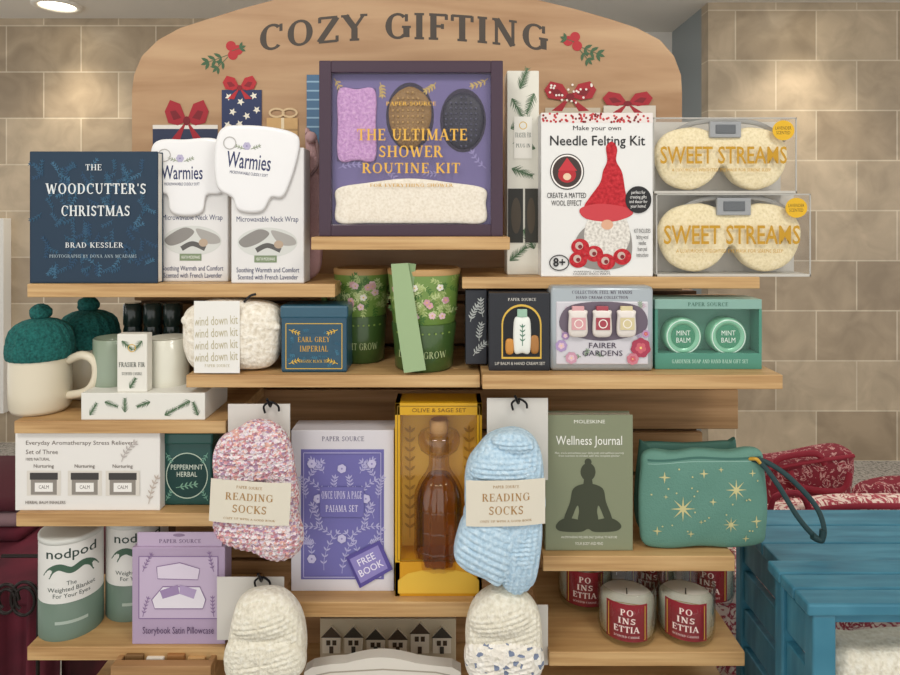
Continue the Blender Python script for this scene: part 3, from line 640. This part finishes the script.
for x in(683,728):
    V=[];n=40;cx,cz=wx(x,.995),wz(343,.995)
    prof=[(.0285,1.014),(.0285,.996),(.026,.993),(.020,.993),(.019,.9945),(.001,.9945)]
    for r,y in prof:
        for k in range(n): V.append((cx+r*math.cos(2*math.pi*k/n),y,cz+r*math.sin(2*math.pi*k/n)))
    Fc=[(j*n+k,j*n+(k+1)%n,(j+1)*n+(k+1)%n,(j+1)*n+k) for j in range(5) for k in range(n)]
    b.add(V,Fc,M('7fbf9c',.3,.2,coat=.4),True)
    b.d=.995;b.L=0;b.ell(x,343,12,12,'3f8a68',dy=-.0005);b.ring(x,343,17,17,1,'d9efe2',dy=-.0022);b.text('MINT\nBALM',x-7,337,x+7,349,'e6f4ea',dy=-.001);b.d=.985
b.L=0;b.pane(658,316,759,360,dy=.001)
b.text('PAPER SOURCE',688,309,728,313,'2f5f50',True);b.text('GARDENER SOAP AND HAND BALM GIFT SET',672,366,748,370,'bfe0d0',True);b.done(zE)
# ---------------- third row ----------------
b=B('aromatherapy_jar_set_box',.988);b.box(15,435,160,513,.05,M('e8e5df',.5));BR='5a4a40'
b.text('Everyday Aromatherapy Stress Relievers',26,443,136,448.5,BR);b.text('Set of Three',26,452,58,456.5,BR);b.text('100% NATURAL',26,460,50,463,BR)
for x in(44,85,123):
    b.rect(x-17,473,x+17,498,'dcd6cb');b.rect(x-14,475,x+14,482,'3f3c3a');b.rect(x-13,482,x+13,497,'8f887f');b.rect(x-9,485,x+9,494,'efece6');b.text('CALM',x-5,487.5,x+5,491,BR);b.text('Nurturing',x-10,466.5,x+10,471,BR)
b.sprig(122,464,-80,22,5,5,'bdb5b0',40)
b.text('HERBAL BALM INHALERS',26,503,66,506,BR);b.sprig(149,506,-85,26,5,5,'c4b6aa',20);b.done(zG)
b=B('tea_tin',1.005);PG=M('124842',.35,coat=.3);b.box(162,441,212,508,.055,PG,bev=.003);b.box(161,435,213,447,.057,M('18564e',.3,coat=.4),dy=-.001,bev=.003)
b.ell(187,478,21,23,'0d3a36');b.ring(187,478,21,23,1,'b9cbb8');b.text('PEPPERMINT\nHERBAL',171,467,203,479,'d6dfcf');b.sprig(176,490,-10,18,4,5,'7aa58c')
for c in((166,455,60),(208,455,120),(166,503,-60),(208,503,240)): b.sprig(c[0],c[1],c[2],9,3,3.5,'6fa08c')
b.done(zG)
HK=M('1c1c1e',.4,.6)
def hook(b,px,py,card):
    x0,y0,x1,y1=card; b.d=.968; b.L=0; b.bvh=None
    b.box(x0,y0,x1,y1,.0012,M('d2cec6',.6),bev=0)
    b.tube([(px,py-2,1.182),(px,py-2,1.05),(px,py-1,.965),(px-1,py+1,.945),(px-4,py-6,.935)],1.3,HK,steps=30)
    b.tube([(px-6,py+8,.962),(px-7,py+1,.96),(px,py-3,.96),(px+7,py+1,.96),(px+8,py+6,.962)],1.1,HK,steps=24)
def lab(b,x0,y0,x1,y1,rot=0):
    b.band(x0,y0,x1,y1,M('ded7c5',.6),rot=rot);b.L=0;cx=(x0+x1)/2;TC='a88048';h=y1-y0
    b.text('PAPER SOURCE',cx-13,y0+5,cx+13,y0+8,TC,True,rot=rot)
    b.text('READING',cx-24,y0+h*.28,cx+24,y0+h*.46,TC,True,rot=rot);b.text('SOCKS',cx-17,y0+h*.56,cx+17,y0+h*.75,TC,True,rot=rot);b.text('COZY UP WITH A GOOD BOOK',cx-26,y0+h*.86,cx+26,y0+h*.91,TC,True,rot=rot)
b=B('fuzzy_socks_pair',.905)
ribp=lambda x,y:.0016*math.sin(x*.9+1.2*math.sin(y*.25))+.0014*math.sin(y*1.1)
b.puff([(228,438),(240,429),(256,427),(272,433),(284,450),(290,480),(291,520),(250,526),(212,520),(207,495),(206,462),(214,444)],.024,KNITP,n=150,rings=30,rib=ribp,p=2.6,dy=.008)
b.puff([(226,436),(244,430),(262,436),(274,452),(276,476),(262,490),(232,492),(212,484),(208,462),(214,446)],.022,KNITP,n=130,rings=26,rib=ribp,dy=0,p=2.4)
b.puff([(210,508),(250,502),(284,505),(294,525),(299,548),(292,564),(272,569),(252,560),(225,554),(210,543),(206,525)],.026,KNITP,n=150,rings=30,rib=ribp,dy=.003,p=2.6)
b.puff([(236,520),(262,512),(288,520),(298,545),(290,562),(270,566),(248,556),(238,540)],.018,KNITP,n=110,rings=22,rib=ribp,dy=-.001)
lab(b,209,481,290,524,3)
hook(b,271,405,(228,404,290,480));b.done()
b=B('knit_socks_pair',.9)
ribb=lambda x,y:.0024*abs(math.sin((x+.15*y)*.5))+.001*math.sin(y*1.4)
b.puff([(478,455),(492,441),(515,435),(534,442),(544,460),(547,490),(545,524),(508,530),(470,522),(465,495),(468,470)],.026,KNITB,n=170,rings=34,rib=ribb,p=2.8,dy=.006)
b.puff([(476,460),(492,448),(512,450),(530,460),(538,474),(530,488),(500,492),(474,488),(469,474)],.022,KNITB,n=120,rings=24,rib=lambda x,y:.002*abs(math.sin(y*.6)),dy=0)
b.puff([(492,442),(512,434),(530,440),(536,452),(520,458),(500,454)],.015,KNITB,n=80,rings=16,rib=ribb,dy=.002)
b.puff([(468,512),(508,504),(540,508),(545,535),(543,565),(537,592),(522,604),(508,600),(498,585),(480,562),(466,540)],.024,KNITB,n=170,rings=34,rib=ribb,dy=.006,p=2.6)
b.puff([(466,520),(486,512),(506,520),(516,545),(512,575),(500,592),(484,584),(464,575),(454,562),(457,540)],.022,KNITB,n=130,rings=26,rib=lambda x,y:.0026*abs(math.sin((y-.5*x)*.42)),dy=-.001,p=2.6)
lab(b,466,480,546,526,0)
hook(b,519,402,(487,398,548,480));b.done()
b=B('pajama_gift_box',1.008);b.box(291,432,394,593,.05,M('d8d4d8',.45));LP='706cab';b.rect(301,451,384,581,LP);b.text('PAPER SOURCE',322,438,364,443,'6f6a80',True)
LC='b5b1d6'
for sg in(-1,1):
    for (x,y,a,l,cv) in((0,575,-90,34,30*sg),(18,572,-80,40,-50),(30,560,-95,30,40),(8,540,-60,30,60),(32,520,-100,34,-40),(14,505,-80,30,50),(33,480,-110,20,-30),(18,475,-70,18,40),(5,500,-60,20,-40),(26,545,-20,12,20),(22,530,-90,24,30),(36,500,-90,20,20)):
        b.sprig(342+sg*x,y,(a if sg>0 else 180-a),l,6,5,LC,cv*sg,.35,stem=.5); b.L-=1.8
b.L=30
for q in((342,470),(342,540),(318,500),(366,500),(312,560),(372,555),(312,465),(372,465)): b.flower(q[0],q[1],4.5,6,'c6c1e0','8d86bd',random.random())
b.rect(320,488,364,518,LP);b.text('ONCE UPON A PAGE',322,492,362,500,'dcd7ec',True);b.text('PAJAMA SET',326,506,358,513,'dcd7ec',True)
b.frame(304,454,381,578,.8,LC);b.poly([(346,558),(380,541),(393,570),(360,589)],'594e96');b.poly([(350,560),(378,546),(388,569),(361,584)],'8f85c2');b.text('FREE\nBOOK',356,556,382,573,'efeaf8',rot=-27,bold=.005);b.line([(348,559),(361,587)],1.5,'4c4288')
b.done(zI)
# bubble bath box
b=B('bubble_bath_gift_box',.995);Y1=M('d6a41a',.4);x0,y0,x1,y1=395,398,482,591
b.box(x0,y0,x0+5,y1,.055,Y1,bev=.0004);b.box(x1-5,y0,x1,y1,.055,Y1,bev=.0004);b.box(x0,y0,x1,y0+12,.055,Y1,bev=.0004);b.box(x0,557,x1,y1,.055,M('d29618',.4),bev=.0004);b.box(x0+5,y0+12,x1-5,557,.003,M('e0b040',.6),dy=.05,bev=0)
b.frame(x0+2.5,y0+3,x1-2.5,555,.8,'8f6c14');b.text('OLIVE & SAGE SET',412,403,466,407,'7a5410');b.text('HERB INFUSED BUBBLE BATH SET',407,580,470,584,'6b4a10',True)
b.poly([(398,575),(408,568),(422,565),(438,564),(456,565),(470,568),(479,575),(479,588),(398,588)],'e2b640')
AMG=film('carafe_glass','f4ead4',.07,.8,.03);AMI=film('amber_liquid','cdb08a',.05,.5,.05)
cd=1.022;flu=lambda a,t:.035*math.cos(14*a)
b.lathe(439,cd,[(23,556),(24,553),(24,545),(24,520),(24,498),(23.5,486),(19,475),(13,467),(10,460),(9.5,446),(9.5,432)],AMG,84,mod=flu,cap=False)
b.lathe(439,cd,[(1,553),(21,553),(21.8,548),(21.8,520),(21.8,498),(20.5,487),(16,477),(11,469),(1,469)],AMI,84,mod=flu,cap=False)
b.lathe(439,cd,[(9.5,450),(14,447),(19,443),(21,437),(21,431),(19,427),(12,425)],AMG,40,cap=False);b.lathe(439,cd,[(7,446),(7.5,430),(9,428),(9.5,416),(8,414)],M('b98d56',.6),30)
for yy in(500,520,540): b.lathe(439,cd,[(24.3,yy),(24.8,yy-1),(24.3,yy-2)],AMG,84,mod=flu,cap=False)
b.ox=0
for sg in(-1,1): b.sprig(439+sg*31,548,-90,110,11,8,'b3831f',0,.4,dy=.049)
b.pane(x0+5,y0+12,x1-5,557,dy=.001);b.done(zI)
b=B('wellness_journal',.985);JG=M('868c70',.55);b.box(546,416,633,552,.003,JG);b.box(547,417.5,632,551,.016,M('eee9da'),dy=.003,bev=.0004);b.box(546,416,633,552,.003,JG,dy=.019);b.mbox(wx(546,.985)-.001,wx(546,.985)+.002,.985,1.007,wz(552,.985),wz(416,.985),JG)
b.text('MOLESKINE',574,421,605,424.5,'f0f0e6');b.text('Wellness Journal',556,437,622,449,'f6f5ee');b.text('Plan, track and achieve your daily goals and wellness journey\nfrom nutrition to mindset with this complete planner.',555,453,624,458.5,'e6e6da')
LT='3f4432'
b.ell(588,473,7.5,9,LT);b.poly([(584,480),(592,480),(593,487),(583,487)],LT);b.ell(588,463,3.5,3.5,LT)
b.poly(catm([(583,485),(593,485),(603,490),(606,503),(612,520),(606,522),(599,507),(597,512),(597,524),(579,524),(579,512),(577,507),(570,522),(564,520),(570,503),(573,490)],90),LT)
b.poly(catm([(556,526),(566,519),(588,522),(610,519),(621,526),(616,532),(595,533),(588,530),(580,533),(560,532)],60),LT)
b.text('AN EMPOWERING WELLNESS DAILY JOURNAL TO NURTURE',561,537,617,540,'e6e6da');b.text('YOUR BODY AND MIND',575,543,603,546,'e6e6da');b.done(zJ)
PCH=M('5f8c7d',.65,bump=(400,.25))
b=B('star_wristlet_pouch',.985)
b.puff([(645,456),(656,451),(676,453),(700,450),(730,452),(752,449),(764,453),(767,470),(770,500),(769,530),(764,545),(735,549),(700,548),(665,550),(646,546),(642,530),(641,500),(643,470)],.016,PCH,p=3.2,rings=18,n=150,rib=lambda x,y:.0012*math.sin(x*.11+y*.05)*math.cos(y*.07),dy=-.004)
b.bake()
b.line([(648,460),(676,459),(700,457),(730,458),(762,457)],2.2,'35655a',20);b.line([(648,463.5),(700,460.5),(762,460.5)],.6,'8fb5a8',20)
GS=M('d3ca92',.45,.2)
for (x,y,r,n) in((682,507,13,8),(735,488,11,8),(730,523,8,8),(664,476,6,4),(703,472,5,4),(756,520,6,4),(712,500,4,4),(657,530,5,4),(752,472,4,4),(690,532,4,4),(665,495,2.5,4),(720,468,3,4),(700,520,2.5,4),(745,537,4,4)): b.star(x,y,r,n,GS,-math.pi/2,.22)
for k in range(24): b.ell(650+random.random()*110,466+random.random()*74,.9,.9,GS,6)
b.done(zJ)
b=B('star_wristlet_pouch',1.03);b.puff([(640,455),(648,449),(690,450),(730,448),(738,452),(740,535),(700,537),(640,535)],.008,M('446f62',.65),p=4,n=80);b.done(zJ)
b=B('wristlet_strap',.985);NVY=M('1e3a3c',.6)
b.tube([(752,459,.985),(762,464,.98),(778,485,.972),(800,520,.965),(820,540,.962),(824,528,.962),(815,505,.966),(790,478,.972),(770,464,.98),(757,459,.985)],2.6,NVY,flat=.4,steps=70);b.tube([(748,459,.988),(756,459,.98),(760,463,.98)],1.8,GOLD)
b.tube([(812,536,.962),(821,540,.962),(823,530,.962)],3.2,NVY);b.done()
def candle(cx,cd):
    b=B('jar_candle',cd);k=1.003/cd
    g=lambda P:[(r*k,215+(y-215)*k) for r,y in P]; gy=lambda y:215+(y-215)*k
    b.lathe(cx,cd,g([(25,631),(27.5,629.5),(29.5,622),(29.5,580),(28.8,579),(28.2,580),(28,625),(1,627)]),GLASS,cap=False)
    b.lathe(cx,cd,g([(1,625.5),(26.5,624.5),(27.6,619),(27.6,595),(26,593.5),(1,593.5)]),M('ebe7de',.5,coat=.2),cap=False)
    b.lathe(cx,cd,g([(.7,594.5),(.7,588)]),M('3a332c'),8)
    b.bake();b.d=cd; RL=M('8e202c',.45)
    b.rect(cx-19*k,gy(588),cx+19*k,gy(624),RL,nx=12);b.frame(cx-17*k,gy(590),cx+17*k,gy(622),.7,GOLDP)
    b.text('PO',cx-6*k,gy(593),cx+6*k,gy(599),'f0dcd4',True,bold=.03);b.text('INS',cx-8*k,gy(601),cx+8*k,gy(607),'f0dcd4',True,bold=.03);b.text('ETTIA',cx-12*k,gy(609),cx+12*k,gy(615),'f0dcd4',True,bold=.03);b.text('SCENTED CANDLE',cx-12*k,gy(618),cx+12*k,gy(620),'f0dcd4',True)
    b.done(zK,face=True)
candle(627,1.003);candle(686,1.003);candle(585,1.09);candle(708,1.10);candle(650,1.12)
# ---------------- bottom left ----------------
def tubebox(cx,cd):
    b=B('weighted_eye_mask_tube',cd);W2=M('e2e1db',.5);k=1.037/cd
    g=lambda P:[(r*k,215+(y-215)*k) for r,y in P]; gy=lambda y:215+(y-215)*k
    b.lathe(cx,cd,g([(33,587),(33,532),(33,531)]),W2,n=72);b.lathe(cx,cd,g([(33.2,623),(33.2,587),(33,587)]),M('697d6e',.5),n=72);b.lathe(cx,cd,g([(32,531.5),(33.3,531),(33.3,527),(31,526),(1,526)]),M('cfd0c9',.5),n=72)
    b.bake();G1='2c4038'
    b.text('nodpod',cx-21*k,gy(535),cx+21*k,gy(547),G1,bold=.01)
    b.line([(cx+a*k,gy(c)) for a,c in((-21,562),(-17,555),(-10,552),(0,556),(10,552),(17,555),(21,562))],6,'44624f',40)
    b.text('The\nWeighted Blanket\nFor Your Eyes',cx-20*k,gy(566),cx+20*k,gy(583),G1);b.rect(cx-14*k,gy(604),cx+14*k,gy(607),'aab8ac',nx=6)
    b.done(zH,face=True)
tubebox(71,1.037);tubebox(137,1.087)
b=B('satin_pillowcase_box',.986);b.box(132,551,225,648,.03,M('b09cb6',.45));b.box(136,537,221,552,.0015,M('bdaac2',.45),dy=.004)
b.D=.004;b.text('PAPER SOURCE',158,544,200,548,'6a5674',True);b.ell(178,540,6,1.6,'8a7590');b.D=0
b.rect(139,560,218,622,'c4b2ca');b.frame(139,560,218,622,1,'8a7098');VC='8a7098'
for c in((143,620,-80),(214,620,-100),(143,575,-70),(214,575,-110)): b.sprig(c[0],c[1],c[2],18,5,3.5,VC,10)
b.poly([(152,603),(163,590),(200,590),(206,603),(203,612),(155,612)],'e4dee6');b.line([(152,603),(163,590),(200,590),(206,603),(203,612),(155,612),(152,603)],1,VC)
b.poly([(157,570),(180,566),(200,572),(198,583),(158,582)],'dbd0df');b.line([(157,570),(180,566),(200,572),(198,583),(158,582),(157,570)],.8,VC)
b.poly([(160,594),(178,588),(180,597),(163,602)],'9d86ae');b.poly([(180,588),(197,593),(194,602),(180,597)],'b09cc0')
b.text('Storybook Satin Pillowcase',143,630,214,639,'5f4a6c');b.done(zH)
b=B('cream_socks_pair',.905)
ribc=lambda x,y:.002*abs(math.sin((y+.2*x)*.6))+.001*math.sin(x*1.5)
b.puff([(232,612),(250,602),(275,603),(292,618),(300,640),(301,668),(292,690),(255,700),(228,690),(222,660),(225,635)],.026,KNITC,n=150,rings=30,rib=ribc,p=2.8,dy=.006)
b.puff([(228,628),(248,608),(276,610),(290,628),(284,644),(250,648),(230,642)],.022,KNITC,n=100,rings=20,rib=ribc,dy=-.001)
b.puff([(224,650),(260,640),(296,650),(300,680),(262,692),(224,684)],.024,KNITC,n=100,rings=20,rib=ribc,dy=-.002,p=2.6)
hook(b,262,580,(217,577,284,640));b.done()
b=B('patterned_socks_pair',.905)
b.puff([(478,610),(500,598),(525,604),(541,622),(545,650),(542,685),(505,700),(472,688),(466,655),(468,630)],.026,KNITC,n=150,rings=30,rib=ribc,p=2.8,dy=.006)
b.puff([(470,620),(496,600),(524,608),(536,626),(524,644),(490,646),(472,638)],.022,KNITC,n=100,rings=20,rib=ribc,dy=-.001)
b.puff([(468,652),(505,642),(540,652),(543,680),(505,692),(470,684)],.024,KNITN,n=100,rings=20,rib=ribc,dy=-.002,p=2.6)
hook(b,512,608,(488,605,548,665));b.done()
b=B('village_garland_box',1.1);b.box(320,620,456,677,.05,M('c9bda2',.5))
for k in range(6):
    x=332+k*22;w=9;hh=random.choice([636,632,638]);c=random.choice(['4f4236','5f5040','45433c'])
    b.extr([(x-w,hh),(x,hh-10),(x+w,hh),(x+w,652),(x-w,652)],1.094,1.1,M('e9e2d0',.6));b.D=-.006
    b.poly([(x-w-1.5,hh+.5),(x,hh-10.5),(x+w+1.5,hh+.5)],c);b.rect(x-5,hh+3,x-1,hh+8,'4d4030');b.rect(x+1,hh+3,x+5,hh+8,'4d4030');b.rect(x-2,645,x+2,652,c);b.D=0
b.done(zL)
b=B('white_arched_sign',.98);pts=[(304,732),(304,672),(312,667),(330,664)]+[(345+k*6,663-6*math.sin(math.pi*k/12)) for k in range(13)]+[(432,665),(452,667),(461,672),(461,732)]
b.extr(pts,.98,1.0,M('ddd8cd',.5));b.line([(316,675),(330,672),(383,669),(436,672),(450,675)],1.5,'a89f8f');b.done(zL)
b=B('wooden_crate_tray',.96);b.mbox(wx(112,.96),wx(212,.96),.955,.97,zL,wz(664,.96),WOODD);b.mbox(wx(112,.96),wx(118,.96),.97,1.1,zL,wz(664,.96),WOODD);b.mbox(wx(206,.96),wx(212,.96),.97,1.1,zL,wz(664,.96),WOODD);b.mbox(wx(118,.96),wx(206,.96),.97,1.1,zL,zL+.01,WOODD);b.mbox(wx(118,.96),wx(206,.96),1.09,1.1,zL,wz(664,.96),WOODD)
for k in range(4): b.mbox(wx(120+k*21,.96),wx(138+k*21,.96),.975,1.08,zL+.01,wz(662+k%2*3,.96),M(['7a5a34','e6dfd2','9c6c3c','caa06a'][k],.6))
b.done()
# ---------------- right side ----------------
b=B('display_table',1.3);DW=ramp_mat('dark_wood',['4a3524','5f4632','6e5440'],(1,8,20),4,5,.5)
b.mbox(.49,.95,1.26,1.7,.67,.70,DW,.003)
V=[];Fc=[];n=90
for j in range(2):
    for k in range(n+1): V.append((.49+.46*k/n,1.252+.008*math.sin(k*.5)*(j*.8+.2),.705 if j==0 else .0))
for k in range(n): Fc.append((k,k+1,n+2+k,n+1+k))
b.add(V,Fc,TOILE,True); b.mbox(.49,.95,1.25,1.7,.70,.705,TOILE,.001)
for x in(.53,.92):
    for y in(1.3,1.67): b.mbox(x-.02,x+.02,y-.02,y+.02,0,.67,DW)
b.done()
def bag(name,out,d,T,mat,handles,rest,trim=None):
    b=B(name,d);b.puff(out,T,mat,p=3.5,rings=14,n=90)
    for h in handles: b.tube(h,3.2,M('8e1f31',.7),flat=.5)
    if trim: b.tube(trim,2,M('8e1f31',.7))
    b.done(rest)
bag('toile_tote_bag',[(755,472),(800,464),(854,455),(862,470),(858,500),(855,514),(755,516),(750,495)],1.5,.05,TOILE2,[[(775,472,1.5),(780,460,1.5),(815,455,1.5),(825,466,1.5)],[(790,472,1.49),(800,488,1.48),(840,492,1.48),(850,474,1.48)]],.705,[(755,474,1.5),(800,465,1.495),(854,457,1.5)])
bag('quilted_toile_pouch',[(775,518),(830,508),(880,506),(930,510),(935,545),(930,560),(775,562),(768,540)],1.31,.03,TOILE,[[(785,520,1.31),(840,511,1.3),(900,510,1.3)],[(770,516,1.31),(776,500,1.3),(800,498,1.3),(810,515,1.31)]],.705,None)
bag('quilted_toile_pouch',[(868,492),(905,484),(950,488),(952,500),(950,506),(870,506)],1.55,.03,TOILE2,[],.705,None)
def stool(name,x0,x1,y0,y1,z,th=.022,ap=.055,shelfz=None):
    b=B(name,1)
    n=3;w=(y1-y0)/n
    for k in range(n): b.mbox(x0,x1,y0+k*w+.001,y0+(k+1)*w-.001,z-th,z,BLUE,.003)
    for (xa) in(x0+.008,x1-.04):
        b.mbox(xa,xa+.03,y0+.004,y0+.026,0,z-th,BLUE,.003);b.mbox(xa,xa+.03,y1-.028,y1-.006,0,z-th,BLUE,.003)
        for q in range(4): b.mbox(xa+.006,xa+.020,y0+.026,y1-.028,z-.085-q*.07,z-.03-q*.07,BLUE,.002)
    b.mbox(x0+.038,x1-.04,y0+.008,y0+.022,z-ap,z-th,BLUE,.002)
    if shelfz: b.mbox(x0+.038,x1-.04,y0+.008,y1-.01,shelfz-.015,shelfz,BLUE,.002)
    b.done()
stool('blue_wooden_stool',.525,.90,1.03,1.22,wz(541,1.1))
stool('blue_wooden_stool',.458,.92,.83,.94,.902,.016,.028,.62)
b=B('folded_knit_blanket',.858)
b.puff([(842,640),(880,634),(940,630),(1030,636),(1034,700),(1030,775),(850,775),(838,710)],.034,KNITC,p=5,rings=30,n=170,rib=lambda x,y:.004*abs(math.sin((x+.4*y)*.22)))
b.done(.62)
# ---------------- left side ----------------
b=B('burgundy_draped_table',1.2);V=[];Fc=[];n=120
for j in range(2):
    for k in range(n+1):
        x=-1.35+.66*k/n; V.append((x,1.16+.012*math.sin(k*.55)+.006*math.sin(k*1.3)-(.02 if j else 0)*1,.74 if j==0 else 0))
for k in range(n): Fc.append((k,k+1,n+2+k,n+1+k))
b.add(V,Fc,BURG,True);b.mbox(-1.35,-.69,1.16,1.7,.70,.742,BURG,.008);b.mbox(-.70,-.685,1.17,1.7,0,.72,BURG);b.done()
b=B('folded_fabric_stack',1.3);
for k in range(3): b.mbox(-1.15,-.86,1.3,1.55,.742+.03*k,.771+.03*k,[BURG,M('8b6f72',.9),M('4c1a24',.9)][k],.012)
b.done()
b=B('scroll_metal_stand',1.08);IR=M('2a2523',.4,.6)
for (x,r) in((24,15),(6,13)):
    b.tube([(x+r*math.cos(a)*(1-a/22),600-r*1.3*math.sin(a)*(1-a/22),1.08) for a in [k*.5 for k in range(22)]],1.6,IR,steps=90)
b.tube([(40,560,1.08),(38,640,1.08),(38,720,1.08)],1.8,IR);b.tube([(2,556,1.08),(40,556,1.08)],1.8,IR)
b.tube([(38,700,1.08),(38,1057,1.08)],1.8,IR);b.done()
# ---------------- light / camera ----------------
wd=bpy.data.worlds.new('w');scene.world=wd;wd.use_nodes=True;bg=wd.node_tree.nodes['Background'];bg.inputs[0].default_value=(1,.985,.965,1);bg.inputs[1].default_value=1.12
def area(x,y,z,sx,sy,e,rx=0,col=(1,.97,.93)):
    l=bpy.data.lights.new('panel','AREA');l.shape='RECTANGLE';l.size=sx;l.size_y=sy;l.energy=e;l.color=col
    o=bpy.data.objects.new('ceiling_panel_lamp',l);o.location=(x,y,z);o.rotation_euler=(math.radians(rx),0,0);scene.collection.objects.link(o)
area(-.7,-.1,2.57,.6,.6,16,25);area(.8,-.1,2.57,.6,.6,16,25);area(0,2.4,2.57,2.5,.6,26,0)
cam=bpy.data.cameras.new('cam');cam.lens=26.0;cam.sensor_width=36;cam.shift_y=-122.5/900;cam.clip_start=.01
co=bpy.data.objects.new('camera',cam);co.location=(0,0,CZ);co.rotation_euler=(math.pi/2,0,0);scene.collection.objects.link(co);scene.camera=co
scene.view_settings.view_transform='Standard'
